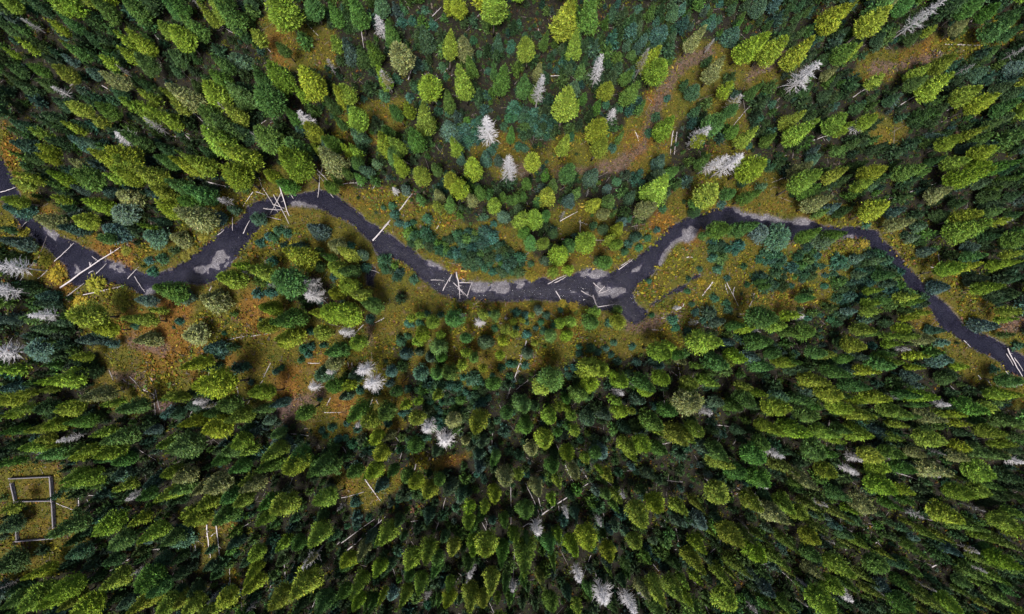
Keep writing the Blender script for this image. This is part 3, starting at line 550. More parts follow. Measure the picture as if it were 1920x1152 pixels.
def tube(pts, rad, n=7, cap=True):
    pts = np.asarray(pts, float); V = []; F = []
    for i, p in enumerate(pts):
        d = pts[min(i + 1, len(pts) - 1)] - pts[max(i - 1, 0)]; d /= np.linalg.norm(d) + 1e-9
        a = np.cross(d, (0, 0, 1) if abs(d[2]) < .9 else (1, 0, 0)); a /= np.linalg.norm(a); c = np.cross(d, a)
        for k in range(n):
            t = 2 * math.pi * k / n; V.append(p + rad[i] * (a * math.cos(t) + c * math.sin(t)))
    for i in range(len(pts) - 1):
        for k in range(n):
            F.append((i * n + k, i * n + (k + 1) % n, (i + 1) * n + (k + 1) % n, (i + 1) * n + k))
    if cap: F.append(tuple(range(n - 1, -1, -1))); F.append(tuple((len(pts) - 1) * n + k for k in range(n)))
    return V, F
def merge(parts):
    V = []; F = []
    for v, f in parts:
        o = len(V); V.extend(v); F.extend(tuple(i + o for i in q) for q in f)
    return np.array(V), F

# ------------------------------------------------------------------ crowns (unit: radius 1, height 1)
def profile(kind, t):
    if kind == 'bullet':  return np.minimum(1, t / .22) ** .6 * np.maximum(0, 1 - (np.maximum(0, t - .20) / .81) ** 1.45) ** .85
    if kind == 'cone':    return np.minimum(1, t / .14) ** .6 * np.maximum(0, 1 - (np.maximum(0, t - .10) / .91)) ** .78
    if kind == 'spire':   return np.minimum(1, t / .10) ** .6 * np.maximum(0, 1 - t) ** .92
    return np.minimum(1, t / .10) ** .5 * np.maximum(0, 1 - t) ** .82      # spruce
def crown(kind, seed, nb=95, nt_=19, size=.115, aspect=4.2, rag=.11):
    """tufts of needles along whorled branches; aspect = height/radius, so tufts stay about square when scaled"""
    r = np.random.default_rng(seed)
    dens = np.linspace(0, 1, 200); w = profile(kind, dens) + .12; w /= w.sum()
    tb = np.sort(r.choice(dens, nb, p=w))
    az = np.arange(nb) * 2.39996 + r.normal(0, .35, nb)
    ln = profile(kind, tb) * (1 + r.normal(0, rag, nb)).clip(.6, 1.4) + .05
    lump = r.normal(0, 1, nb)
    cen, dire, tin = [], [], []
    rise = {'bullet': .10, 'cone': .02, 'spire': -.02, 'spruce': -.07}[kind]
    for i in range(nb):
        s = np.sqrt(r.uniform(.12, 1.0, nt_))
        lat = r.normal(0, .095, nt_) * (.4 + s) * (.5 + ln[i])
        ca, sa = math.cos(az[i]), math.sin(az[i])
        x = ca * ln[i] * s - sa * lat; y = sa * ln[i] * s + ca * lat
        z = tb[i] + rise * s * s * (.4 + ln[i]) * .6 + r.normal(0, .016, nt_)
        cen.append(np.stack([x, y, z * aspect], 1))
        d = np.stack([ca * np.ones(nt_), sa * np.ones(nt_), (.22 + .9 * tb[i] ** 4) + 0 * x], 1) + r.normal(0, .48, (nt_, 3)); dire.append(d)
        base = 1 + .20 * lump[i] + r.normal(0, .23, nt_)
        tin.append(np.stack([base * (1 + r.normal(0, .10, nt_)), base, base * (1 + r.normal(0, .2, nt_))], 1))
    # leader tufts
    k = 14; cen.append(np.stack([r.normal(0, .03, k), r.normal(0, .03, k), aspect * r.uniform(.9, 1.0, k)], 1))
    dire.append(r.normal(0, .6, (k, 3)) + (0, 0, .4)); tin.append(np.full((k, 3), 1.1))
    c = np.concatenate(cen); d = np.concatenate(dire); tn = np.concatenate(tin).clip(.3, 2.1)
    n = len(c); d /= np.linalg.norm(d, axis=1)[:, None]
    out = c * (1, 1, 0); out /= np.linalg.norm(out, axis=1)[:, None] + 1e-6
    an = r.normal(0, .62, n); ca, sa = np.cos(an), np.sin(an)
    slope = {'bullet': .35, 'cone': .15, 'spire': .0, 'spruce': -.12}[kind]
    tip = np.clip((c[:, 2] / aspect - .7) / .3, 0, 1)
    u = np.stack([out[:, 0] * ca - out[:, 1] * sa, out[:, 0] * sa + out[:, 1] * ca, slope + 1.3 * tip + r.normal(0, .28, n)], 1)
    u /= np.linalg.norm(u, axis=1)[:, None]
    nn = d + r.normal(0, .25, (n, 3)); w_ = np.cross(nn, u); w_ /= np.linalg.norm(w_, axis=1)[:, None]
    s1 = size * r.uniform(.8, 1.7, n)[:, None]; s2 = size * r.uniform(.26, .46, n)[:, None]
    q = np.stack([c - u * s1 * .55, c - w_ * s2, c + u * s1, c + w_ * s2], 1)
    V = q.reshape(-1, 3); V[:, 2] /= aspect
    F = np.arange(n * 4).reshape(n, 4)
    # opaque needle-material core filling the crown, tinted darker for its inner shade
    m, h = 9, 7; cv = []; cf = []; o = len(V)
    tt = np.linspace(.03, .96, h)
    for i in range(h):
        for k in range(m):
            ang = 2 * math.pi * k / m; rr = profile(kind, tt[i:i + 1])[0] * .62 * r.uniform(.8, 1.1) + .01
            cv.append((rr * math.cos(ang), rr * math.sin(ang), tt[i]))
    for i in range(h - 1):
        for k in range(m): cf.append((o + i * m + k, o + i * m + (k + 1) % m, o + (i + 1) * m + (k + 1) % m, o + (i + 1) * m + k))
    V = np.concatenate([V, np.array(cv)]); F = np.concatenate([F, np.array(cf)])
    tn = np.concatenate([tn, np.full((len(cf), 3), .75)])
    return V, F, tn

CROWN = {}
def variants(key, kind, n, **kw):
    CROWN[key] = []
    for i in range(n):
        V, F, t = crown(kind, hash((len(CROWN), i)) % 9999 + i, **kw)
        CROWN[key].append((V, F, t, build(key + "_crown", V, F, FM, t)))
variants('bullet', 'bullet', 7, nb=145, nt_=28, size=.103)
variants('cone', 'cone', 7, nb=140, nt_=27, size=.103, aspect=4.4)
variants('spire', 'spire', 4, nb=130, nt_=18, size=.12, aspect=5.5)
variants('spruce', 'spruce', 7, nb=140, nt_=27, size=.098, aspect=2.2)
variants('sapling', 'spruce', 5, nb=56, nt_=12, size=.19, aspect=2.4, rag=.2)
variants('far_cone', 'cone', 4, nb=75, nt_=13, size=.15, aspect=4.6)
variants('far_bullet', 'bullet', 4, nb=75, nt_=13, size=.15)
variants('far_spire', 'spire', 3, nb=70, nt_=11, size=.15, aspect=5.5)
variants('small', 'cone', 4, nb=40, nt_=8, size=.22, aspect=3.4, rag=.24)
def trunk_mesh(seed):
    r = random.Random(seed); k = 7; pts = []; rad = []
    for i in range(k):
        t = i / (k - 1); pts.append((r.uniform(-.004, .004) * i, r.uniform(-.004, .004) * i, t - .02)); rad.append(.0115 * (1 - .8 * t) * (1.35 if i == 0 else 1))
    V, F = tube(pts, rad, 7)
    return build("conifer_trunk", V, F, BARK, smooth=True)
TRUNK = [trunk_mesh(i) for i in range(4)]

COLORS = {'y': (.142, .190, .019), 'g': (.058, .116, .022), 'd': (.030, .060, .020), 'b': (.050, .090, .056), 's': (.028, .074, .041), 'n': (.082, .115, .016), 'o': (.150, .110, .010)}
def tree_color(c, r):
    k = np.array(COLORS[c]) * r.uniform(.78, 1.22)
    k[0] *= r.uniform(.76, 1.14); k[2] *= r.uniform(.7, 1.4)
    return k

def tag(o, label, category=None, group=None, kind=None):
    o["label"] = label
    if category: o["category"] = category
    if group: o["group"] = group
    if kind: o["kind"] = kind
    return o

# ------------------------------------------------------------------ ground and water
def axis(lo, hi, step, far):
    core = np.arange(lo, hi + step, step); g = []; d = 4.0; x = 0
    while x < far: x += d; g.append(x); d *= 1.6
    g = np.array(g)
    return np.concatenate([(core[0] - g)[::-1], core, core[-1] + g])
xs, ys = axis(-108, 112, .34, 1500), axis(-68, 76, .34, 1500)
GX, GY = np.meshgrid(xs, ys)
GP = np.stack([GX.ravel(), GY.ravel()], 1)
FLD = fields(GP)
nx, ny = len(xs), len(ys)
idx = np.arange(nx * ny).reshape(ny, nx)
quads = np.stack([idx[:-1, :-1], idx[:-1, 1:], idx[1:, 1:], idx[1:, :-1]], -1).reshape(-1, 4)
gme = build("ground", np.column_stack([GP, FLD['z']]), quads, GM, smooth=True)
zc = np.stack([FLD['meadow'], FLD['dirt'], FLD['gravel'], FLD['orange']], 1).astype(np.float32)
a = gme.attributes.new("zone", 'FLOAT_COLOR', 'POINT'); a.data.foreach_set("color", zc.ravel())
a = gme.attributes.new("wet", 'FLOAT', 'POINT'); a.data.foreach_set("value", FLD['wet'].astype(np.float32))
tag(add("ground", gme), "brown forest floor and olive streamside meadow under the trees", kind="structure")
wq = quads[(FLD['dr'][quads] < 1.6).any(1) & (np.abs(GP[quads[:, 0]]) < 112).all(1)]
u, inv = np.unique(wq.ravel(), return_inverse=True)
wme = build("river", np.column_stack([GP[u], np.full(len(u), WATER_Z)]), inv.reshape(-1, 4), WM, smooth=True)
a = wme.attributes.new("depth", 'FLOAT', 'POINT'); a.data.foreach_set("value", np.clip(WATER_Z - FLD['z'][u], 0, 1).astype(np.float32))
tag(add("river", wme), "dark shallow stream winding across the valley", kind="structure")

# ------------------------------------------------------------------ landmarks for the labels
LM = [("the log-rail pen", 62, 950), ("the upper bend's log jam", 518, 378), ("the leaning poles by upper bend", 608, 345),
 ("the white log bridging the stream", 708, 446), ("the white driftwood pile in midstream", 862, 535), ("the driftwood beside the pool", 1115, 560),
 ("the bluish thicket inside the bend", 900, 470), ("the log across the left stream", 170, 505), ("the orange left-bank bushes", 110, 535),
 ("the twin white bushy snags", 592, 537), ("the round snag above the stream", 957, 318), ("the upper clearing's white snag", 913, 245),
 ("the snag leaning near the top", 1122, 120), ("the big leaning upper-right snag", 1520, 135), ("the long top-right snag", 1745, 20),
 ("the twin leaning white snags", 1370, 300), ("the stream's right-hand bend", 1640, 440), ("the poles at the stream's exit", 1900, 675),
 ("the wide bluish right-bank spruces", 1450, 455), ("the grey left-edge snags", 20, 510), ("the large left-edge snag", 20, 660),
 ("the orange meadow", 470, 600), ("the bare orange clearing", 560, 725), ("the two snags below the meadow", 690, 705),
 ("the two fluffy white snags", 818, 812), ("the branchy fallen tree", 968, 690), ("the lower-left fallen logs", 395, 1030),
 ("the pale tree pair at right", 1540, 725), ("the white-and-grey snag pair", 1345, 760), ("the round snag near the bottom", 1005, 985),
 ("the long pole below centre", 1060, 930), ("the bottom-edge white snags", 1135, 1105), ("the dry stream bed", 1205, 265),
 ("the upper-right dirt track", 1330, 95), ("the top left corner", 60, 40), ("the top right corner", 1870, 60), ("the bottom right corner", 1850, 1110),
 ("the bottom left corner", 60, 1110), ("the left edge's middle", 60, 760), ("the right edge's middle", 1860, 400), ("the blurred top edge", 420, 30),
 ("the crossed-branch lower-right snag", 1715, 963), ("the grey snag among upper-left pines", 120, 165), ("the white bushy snag upper left", 235, 262),
 ("the forked upper-left snag", 480, 265), ("the half-dead pine near top", 710, 50), ("the spruce thicket near the top", 1150, 60),
 ("the lone lower-right pole", 1760, 1057), ("the long pole beyond right bank", 1690, 360), ("the bright pine below centre", 898, 790),
 ("the paired pines of lower middle", 1230, 940), ("the snag below the right stream", 1690, 660), ("the horizontal log in the centre", 1095, 449),
 ("the dark gap at lower centre", 1440, 700), ("the thin lower-middle snag", 1330, 960), ("the bare left clearing", 250, 700),
 ("the tallest upper-left pine", 540, 35), ("the poles beneath the left clearing", 465, 755), ("the shaded bottom edge", 620, 1120), ("the edge below the stream's exit", 1870, 800)]
LM = [(n.replace("blurred top", "top"), x, y) for n, x, y in LM]
LMP = np.array([(x, y) for _n, x, y in LM], float)
ORD = ["nearest", "second", "third", "fourth", "fifth", "sixth", "seventh", "eighth", "ninth", "tenth", "eleventh", "twelfth", "thirteenth", "fourteenth", "fifteenth",
       "sixteenth", "seventeenth", "eighteenth", "nineteenth", "twentieth"] + ["next"] * 60
SECT = ["right of", "upper right of", "straight above", "upper left of", "left of", "lower left of", "straight below", "lower right of"]
PENDING = []                     # (object, px, py, look, noun)
def label_all():
    groups = {}
    for o, x, y, look, noun in PENDING:
        d = np.hypot(LMP[:, 0] - x, LMP[:, 1] - y); k = int(d.argmin())
        dx, dy = x - LMP[k, 0], LMP[k, 1] - y
        s = int(round(math.atan2(dy, dx) / (math.pi / 4))) % 8
        groups.setdefault((look, noun, k, s), []).append((d[k], o))
    for (look, noun, k, s), L in groups.items():
        L.sort(key=lambda t: t[0])
        for i, (d, o) in enumerate(L):
            if len(L) == 1: o["label"] = f"{look} {noun}, the only one {SECT[s]} {LM[k][0]}"
            else: o["label"] = f"{look} {noun}, {ORD[i]} one {SECT[s]} {LM[k][0]}"

# ------------------------------------------------------------------ living trees
HF = {'y': (7.0, .68), 'g': (6.0, .68), 'd': (2.5, .58), 'b': (1.4, .42), 's': (.5, .34), 'n': (6.0, .80), 'o': (.6, .09)}
CB = {'bullet': .30, 'cone': .22, 'spire': .14, 'spruce': .08, 'sapling': .02, 'small': .05}
T = []
for mode, ti, tj, line in parse(TREES):
    for item in line.split(';'):
        if not item.strip(): continue
        x, y, w, k = item.split()
        px, py, w = ti + float(x) * 2.5, tj + float(y) * 2.5, float(w)
        r = random.random()
        shape = {'y': 'bullet' if r < .5 else 'cone', 'g': 'cone' if r < .55 else 'bullet', 'n': 'spire', 'b': 'spruce' if r < .7 else 'cone',
                 'd': 'cone' if r < .6 else 'spruce', 's': 'sapling', 'o': 'sapling'}[k]
        h = (HF[k][0] + HF[k][1] * w) * (1.45 if k == 'b' and w < 16 else 1) * random.uniform(.86, 1.14)
        rad = math.hypot(px - NADIR[0], py - NADIR[1]); h *= 1 - .27 * min(1, max(0, (rad - 400) / 450))
        zm = h * (CB[shape] + .2 * (1 - CB[shape]))
        wp = w * 2.5
        if mode == 'C':
            bx = ground(px, py, h * .72)
        else:
            d = np.array([px - NADIR[0], py - NADIR[1]]); R = np.hypot(*d); dn = d / (R + 1e-6)
            b1 = ground(px, py, h); b2 = ground(px - dn[0] * wp * .48, py - dn[1] * wp * .48, zm)
            bx = b1 if np.hypot(*b1) < np.hypot(*b2) else b2
        T.append(dict(x=bx[0], y=bx[1], h=h, R=wp / F_PX * (CAM_H - zm) * .5 * (.95 if k in 'bsy' else .91) * (1 - .08 * min(1, max(0, (rad - 400) / 450))), k=k, shape=shape, w=w, px=px, py=py))
TP = np.array([(t['x'], t['y']) for t in T])
f = fields(TP); e = .2
g = np.stack([(fields(TP + (e, 0))['dr'] - fields(TP - (e, 0))['dr']), (fields(TP + (0, e))['dr'] - fields(TP - (0, e))['dr'])], 1) / (2 * e)
g /= np.linalg.norm(g, axis=1)[:, None] + 1e-6
push = np.clip(.5 - f['dr'], 0, 2.2)
TP = TP + g * push[:, None]
TZ = fields(TP)['z']
for t, p, z in zip(T, TP, TZ): t['x'], t['y'], t['z'] = p[0], p[1], z
KIND = {'y': 'pine_tree', 'g': 'fir_tree', 'n': 'fir_tree', 'b': 'spruce_tree', 'd': 'spruce_tree', 's': 'young_spruce', 'o': 'shrub'}
GROUP = {'pine_tree': 'yellow-green pines of the valley forest', 'fir_tree': 'mid-green firs of the valley forest', 'spruce_tree': 'dark and bluish spruces of the valley forest',
         'young_spruce': 'young bluish spruces in the clearings', 'shrub': 'yellow and orange bushes by the stream'}
NOUN = {'pine_tree': 'pine', 'fir_tree': 'fir', 'spruce_tree': 'spruce', 'young_spruce': 'young spruce', 'shrub': 'bush'}
HUE = {'y': 'yellow-green', 'g': 'mid-green', 'n': 'pointed olive-green', 'b': 'blue-green', 'd': 'dark green', 's': 'blue-green', 'o': 'golden-yellow'}
REST = []
seen = {}
for t in sorted(T, key=lambda t: -t['w'] * (t['h'] + 4) * (1 if -20 < t['px'] < 1940 and -20 < t['py'] < 1172 else .3)):
    name = KIND[t['k']]
    seen[name] = seen.get(name, 0) + 1
    if seen[name] > 300: REST.append(t); continue
    hue = tree_color(t['k'], random); pale = t['k'] in 'ygb' and random.random() < .08
    if pale: hue = np.array((.150, .168, .062)) * random.uniform(.85, 1.1)
    pool = CROWN[t['shape']]
    me = random.choice(pool)[3]; cb = CB[t['shape']]
    rz = random.uniform(0, 6.28); lean = (random.gauss(0, .04), random.gauss(0, .04))
    c4 = (*hue, 1)
    loc = (t['x'], t['y'], t['z'] - .03)
    if t['k'] in 'so':
        o = add(name, me, None, loc, (lean[0], lean[1], rz), (t["R"], t["R"], t["h"])); o.color = c4
        if t['k'] == 'o': o.color = (hue[0] * .8, hue[1] * random.uniform(.8, 1.1), hue[2], 1)
    else:
        o = add(name, None, None, loc, (lean[0], lean[1], rz))
        tr = add("trunk", random.choice(TRUNK), o, (0, 0, 0), (0, 0, 0), (t['h'] * random.uniform(.8, 1.1), t['h'] * random.uniform(.8, 1.1), t['h'] * .93))
        v = random.uniform(.7, 1.2); tr.color = (v, v, v, 1)
        sx = t['R'] * random.uniform(.86, 1.12)
        cr = add("crown", me, o, (0, 0, t['h'] * cb), (0, 0, 0), (sx, t['R'] * random.uniform(.86, 1.12), t['h'] * (1 - cb))); cr.color = c4
    tag(o, "", {'pine_tree': 'pine tree', 'fir_tree': 'fir tree', 'spruce_tree': 'spruce tree', 'young_spruce': 'young tree', 'shrub': 'bush'}[name], GROUP[name])
    size = ("broad" if t['w'] >= 15 else "slim" if t['w'] < 10.5 else "tall") if t['k'] not in 'so' else ("tiny" if t['w'] < 6.5 else "small" if t['w'] < 9 else "bushy")
    PENDING.append((o, t['px'], t['py'], f"{size} {'pale grey-green' if pale else HUE[t['k']]}", NOUN[name]))

# ------------------------------------------------------------------ the rest of the forest, as stuff
FARK = {'bullet': 'far_bullet', 'cone': 'far_cone', 'spire': 'far_spire', 'spruce': 'far_cone'}
def bake(items):
    """items: (key, x, y, z, R, h, color) -> one vertex / face / tint set"""
    VV, FF, TT, o = [], [], [], 0
    for key, x, y, z, R, h, col in items:
        V, F, tn, _m = random.choice(CROWN[FARK.get(key, key)]); a = random.uniform(0, 6.28); ca, sa = math.cos(a), math.sin(a)
        cb = CB[key] if h > 3 else 0
        P = np.stack([x + R * (V[:, 0] * ca - V[:, 1] * sa), y + R * (V[:, 0] * sa + V[:, 1] * ca), z + h * (cb + (1 - cb) * V[:, 2])], 1)
        VV.append(P); FF.append(F + o); TT.append(tn * col); o += len(P)
    return np.concatenate(VV), np.concatenate(FF), np.concatenate(TT)
far = [(t['shape'], t['x'], t['y'], t['z'], t['R'], t['h'], tree_color(t['k'], random)) for t in REST]
# crowns cut by the picture's edge, and the forest just outside it
cand = np.stack([rng.uniform(-125, 128, 9000), rng.uniform(-82, 90, 9000)], 1)
cf = fields(cand)
have = [tuple(p) for p in TP]
grid = {}
def cell(x, y): return (int(x // 4), int(y // 4))
for p in have: grid.setdefault(cell(*p), []).append(p)
def clear(x, y, d):
    cx, cy = cell(x, y); m = int(d // 4) + 1
    for i in range(cx - m, cx + m + 1):
        for j in range(cy - m, cy + m + 1):
            for q in grid.get((i, j), ()):
                if (q[0] - x) ** 2 + (q[1] - y) ** 2 < d * d: return False
    return True
def occupy(x, y): grid.setdefault(cell(x, y), []).append((x, y))
for (x, y), md, dr, z in zip(cand, cf['meadow'], cf['dr'], cf['z']):
    h = random.uniform(9, 16); u, v = pixel(x, y, h)
    out = max(-u, u - PX_W, -v, v - PX_H)
    if out < 8 or md > .4 or dr < 2: continue
    if not clear(x, y, 2.7): continue
    occupy(x, y)
    k = random.choices('ygdbn', (34, 26, 18, 12, 10 if v > 700 and u > 900 else 2))[0]
    shape = {'y': random.choice(['bullet', 'cone']), 'g': 'cone', 'd': 'cone', 'b': 'spruce', 'n': 'spire'}[k]
    far.append((shape, x, y, z, h * random.uniform(.09, .125), h, tree_color(k, random)))
V, F, tn = bake(far)
o = add("forest", build("forest", V, F, FM, tn)); o.color = (1, 1, 1, 1)
tag(o, "remaining conifers crowded between the larger trees and along the picture's edges", kind="stuff")

# thickets of young spruce
small = []
def in_any(P, polys):
    m = np.zeros(len(P), bool)
    for q in polys: m |= inside(P, q)
    return m
cand = np.stack([rng.uniform(-100, 100, 60000), rng.uniform(-60, 66, 60000)], 1)
cand = cand[in_any(cand, THICK_P)]
cf = fields(cand)
for (x, y), dr, z in zip(cand, cf['dr'], cf['z']):
    if dr < .4 or not clear(x, y, 1.0): continue
    if y > 42:
        if not clear(x, y, 1.7): continue
        h = random.uniform(3.5, 8.5); occupy(x, y)
        small.append((random.choice(['cone', 'spire', 'cone', 'small']), x, y, z, h * random.uniform(.14, .19), h, tree_color(random.choices('dbgs', (48, 22, 20, 10))[0], random) * random.uniform(.6, .9))); continue
    occupy(x, y); h = random.uniform(1.6, 4.4)
    small.append(('sapling', x, y, z, h * random.uniform(.29, .40), h, tree_color(random.choices('sdg', (62, 24, 14))[0], random) * random.uniform(.5, .85)))
V, F, tn = bake(small)
o = add("young_spruce_thickets", build("young_spruce_thickets", V, F, FM, tn)); o.color = (1, 1, 1, 1)
tag(o, "dense patches of tiny bluish spruces inside the bend and near the top", kind="stuff")
# undergrowth, its dark colours lowered further to carry the shade between trees
small = []
cand = np.stack([rng.uniform(-118, 122, 30000), rng.uniform(-76, 84, 30000)], 1)
cf = fields(cand); pn = fbm(cand, 14, 91)
for (x, y), md, dr, dt, z, p in zip(cand, cf['meadow'], cf['dr'], cf['dirt'], cf['z'], pn):
    if dr < .6 or dt > .5: continue
    if md > .5 and random.random() < .98: continue
    if random.random() > .2 + p * 1.1 or not clear(x, y, .95): continue
    occupy(x, y)
    h = random.choice([random.uniform(.6, 2), random.uniform(1, 3.5), random.uniform(2.5, 6.5)]); k = random.choices('dsgb', (52, 14, 24, 10))[0]
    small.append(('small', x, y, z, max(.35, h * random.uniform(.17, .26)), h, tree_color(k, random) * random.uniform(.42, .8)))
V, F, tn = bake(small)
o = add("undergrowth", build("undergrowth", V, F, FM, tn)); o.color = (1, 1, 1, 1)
tag(o, "low dark saplings and shrubs, forest shade painted in, under and between the trees", kind="stuff")

# ------------------------------------------------------------------ meadow plants and forest litter
def clumps(P, Z, C, size, nq, flat=.5):
    """small tufts: nq blades per point"""
    n = len(P) * nq; r = rng
    c = np.repeat(np.column_stack([P, Z]), nq, 0); s = np.repeat(size, nq) * r.uniform(.5, 1.2, n)
    c[:, :2] += r.normal(0, 1, (n, 2)) * (np.repeat(size, nq) * .55)[:, None]
    d = r.normal(0, 1, (n, 3)) * (1, 1, .6) + (0, 0, flat); d /= np.linalg.norm(d, axis=1)[:, None]
    a = np.cross(d, r.normal(0, 1, (n, 3))); a /= np.linalg.norm(a, axis=1)[:, None]; b_ = np.cross(d, a)
    c[:, 2] += s * r.uniform(.1, .9, n)
    s = s[:, None]
    V = np.stack([c - a * s * .6, c - b_ * s * .35, c + a * s * .6, c + b_ * s * .35], 1).reshape(-1, 3)
    t = np.repeat(C, nq, 0) * r.uniform(.6, 1.4, (n, 1))
    return V, np.arange(n * 4).reshape(n, 4), t
cand = np.stack([rng.uniform(-112, 115, 210000), rng.uniform(-72, 80, 210000)], 1)
cf = fields(cand); patch = fbm(cand, 3.2, 101); patch2 = fbm(cand, 8, 111)
ok = (cf['dr'] > -.12) & (cf['gravel'] < .3) & (rng.random(len(cand)) < cf['meadow'] * (1 - .55 * cf['dirt']) * sstep(.25, .6, patch + .12) + .5)
P, Z, OG, MD, pt = cand[ok], cf['z'][ok], cf['orange'][ok], cf['meadow'][ok], patch2[ok]
pal = np.array([(.115, .108, .010), (.15, .130, .012), (.075, .085, .010), (.16, .080, .012), (.12, .055, .012), (.085, .042, .028), (.25, .18, .03), (.045, .075, .016), (.09, .075, .06)])
pa = np.array([.27, .15, .22, .05, .03, .07, .03, .13, .05]); pb = np.array([.10, .14, .04, .30, .20, .08, .06, .04, .04]); pf = np.array([.06, .02, .25, .02, .02, .08, .0, .50, .05])
ch = np.empty(len(P), int); rr = rng.random(len(P))
for nm, pr in (('a', pa), ('b', pb), ('f', pf)):
    m = (MD < .3) if nm == 'f' else (MD >= .3) & ((OG > .5) == (nm == 'b'))
    ch[m] = np.searchsorted(np.cumsum(pr / pr.sum()), rr[m]).clip(0, 8)
ch = np.where((cf['dirt'][ok] > .4) & (rng.random(len(P)) < .45), 8, ch)
C = pal[ch] * rng.uniform(.75, 1.25, (len(P), 1)) * (.8 + .5 * pt)[:, None]
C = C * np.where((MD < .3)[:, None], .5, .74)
sz = rng.uniform(.14, .42, len(P)) * (1 + .5 * (pt > .55))
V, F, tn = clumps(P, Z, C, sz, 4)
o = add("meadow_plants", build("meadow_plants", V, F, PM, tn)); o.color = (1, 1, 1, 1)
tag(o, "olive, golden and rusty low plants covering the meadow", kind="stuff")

def sticks(A, B, r0, r1):
    """tapered three-sided sticks"""
    A, B = np.asarray(A, float), np.asarray(B, float); n = len(A); d = B - A; d /= np.linalg.norm(d, axis=1)[:, None] + 1e-9
    up = np.where(np.abs(d[:, 2:3]) < .9, (0, 0, 1), (1, 0, 0)); a = np.cross(d, up); a /= np.linalg.norm(a, axis=1)[:, None] + 1e-9; c = np.cross(d, a)
    V = []
    for E, r in ((A, r0), (B, r1)):
        r = np.broadcast_to(np.asarray(r, float), (n,))[:, None]
        for k in range(3):
            t = 2 * math.pi * k / 3; V.append(E + r * (a * math.cos(t) + c * math.sin(t)))
    V = np.stack(V, 1); o = np.arange(n)[:, None] * 6
    F = np.concatenate([o + np.array([k, (k + 1) % 3, 3 + (k + 1) % 3, 3 + k]) for k in range(3)])
    return V.reshape(-1, 3), F
cand = np.stack([rng.uniform(-105, 108, 6000), rng.uniform(-64, 72, 6000)], 1)
cf = fields(cand); m = (cf['dr'] > .2) & (rng.random(len(cand)) < .75 - .55 * cf['meadow'])
P = cand[m]; n = len(P); an = rng.uniform(0, 6.28, n); ln = rng.uniform(.25, 1.3, n) * np.where(rng.random(n) < .16, rng.uniform(2, 4.5, n), 1)
A = np.column_stack([P, cf['z'][m] + .06]); B = A + np.stack([np.cos(an) * ln, np.sin(an) * ln, rng.uniform(0, .25, n)], 1)
V, F = sticks(A, B, rng.uniform(.025, .055, n), .015)
o = add("deadfall_twigs", build("deadfall_twigs", V, F, GREYWOOD)); o.color = (.27, .24, .24, 1)
tag(o, "scattered grey twigs and broken branches on the forest floor", kind="stuff")
# pebbles on the gravel bars and stones breaking the riffles
cand = np.stack([rng.uniform(-100, 102, 260000), rng.uniform(-30, 34, 260000)], 1)
cf = fields(cand); m = (cf['dr'] < .35) & (rng.random(len(cand)) < cf['gravel'] * .22 + .012) & (cf['dr'] < 50)
P, Z = cand[m], np.maximum(cf['z'][m], WATER_Z - .04); n = len(P); s = rng.uniform(.03, .085, n) * np.where(rng.random(n) < .04, 1.9, 1)
oct_ = np.array([(1, 0, 0), (0, 1, 0), (-1, 0, 0), (0, -1, 0), (0, 0, .7), (0, 0, -.7)])
V = (oct_[None] * rng.uniform(.7, 1.3, (n, 6, 3)) * s[:, None, None] + np.column_stack([P, Z + .01])[:, None]).reshape(-1, 3)
F = (np.arange(n)[:, None, None] * 6 + np.array([(0, 1, 4), (1, 2, 4), (2, 3, 4), (3, 0, 4), (1, 0, 5), (2, 1, 5), (3, 2, 5), (0, 3, 5)])[None]).reshape(-1, 3)
tn = np.repeat(rng.choice([.09, .15, .2, .28, .42], n, p=[.25, .3, .25, .15, .05])[:, None] * .62 * (1, .95, 1.06), 8, 0)
o = add("pebbles", build("pebbles", V, F, PM, tn)); o.color = (1, 1, 1, 1)
tag(o, "grey pebbles and cobbles heaped on the gravel bars", kind="stuff")

# ------------------------------------------------------------------ dead trees
def snag_mesh(seed, nb, nt_, rmax, t0, thick):
    """bare branches in metres, for a 14 m tree with branches up to rmax long"""
    r = np.random.default_rng(seed); A, B, r0 = [], [], []
    for i in range(nb):
        t = t0 + (1 - t0) * r.random() ** .8; a = r.uniform(0, 6.28); L = rmax * (1 - .72 * max(0, (t - t0) / (1 - t0)) ** 1.3) * r.uniform(.6, 1.15)
        p = np.array([0, 0, 14 * t]); d = np.array([math.cos(a), math.sin(a), r.uniform(-.05, .55)]); q = p + d * L
        A.append(p); B.append(q); r0.append(thick)
        for _ in range(nt_):
            s = r.uniform(.3, 1); b0 = p + d * L * s; e = d + r.normal(0, .6, 3) + (0, 0, .15); A.append(b0); B.append(b0 + e * L * r.uniform(.15, .4)); r0.append(thick * .7)
    r0 = np.array(r0); V, F = sticks(A, B, r0, r0 * .4)
    return build("bare_branches", V, F, SNAG)
SN = {'w': [snag_mesh(i, 150, 7, 1.5, .30, .034) for i in range(4)], 'g': [snag_mesh(20 + i, 90, 5, 1.35, .3, .034) for i in range(3)],
      'p': [snag_mesh(40 + i, 46, 3, 1.2, .3, .034) for i in range(3)]}
def snag_trunk(seed):
    r = random.Random(seed); pts = [(r.uniform(-.02, .02) * i, r.uniform(-.02, .02) * i, 14 * i / 7 - .2) for i in range(8)]; rad = [.17 * (1 - .85 * i / 7) for i in range(8)]
    V, F = tube(pts, rad, 7); return build("bare_trunk", V, F, SNAG, smooth=True)
SNT = [snag_trunk(i) for i in range(3)]
LOOK = {'w': 'white branchy', 'g': 'grey branchy', 'p': 'bare purplish-grey', 'h': 'half-dead pale'}
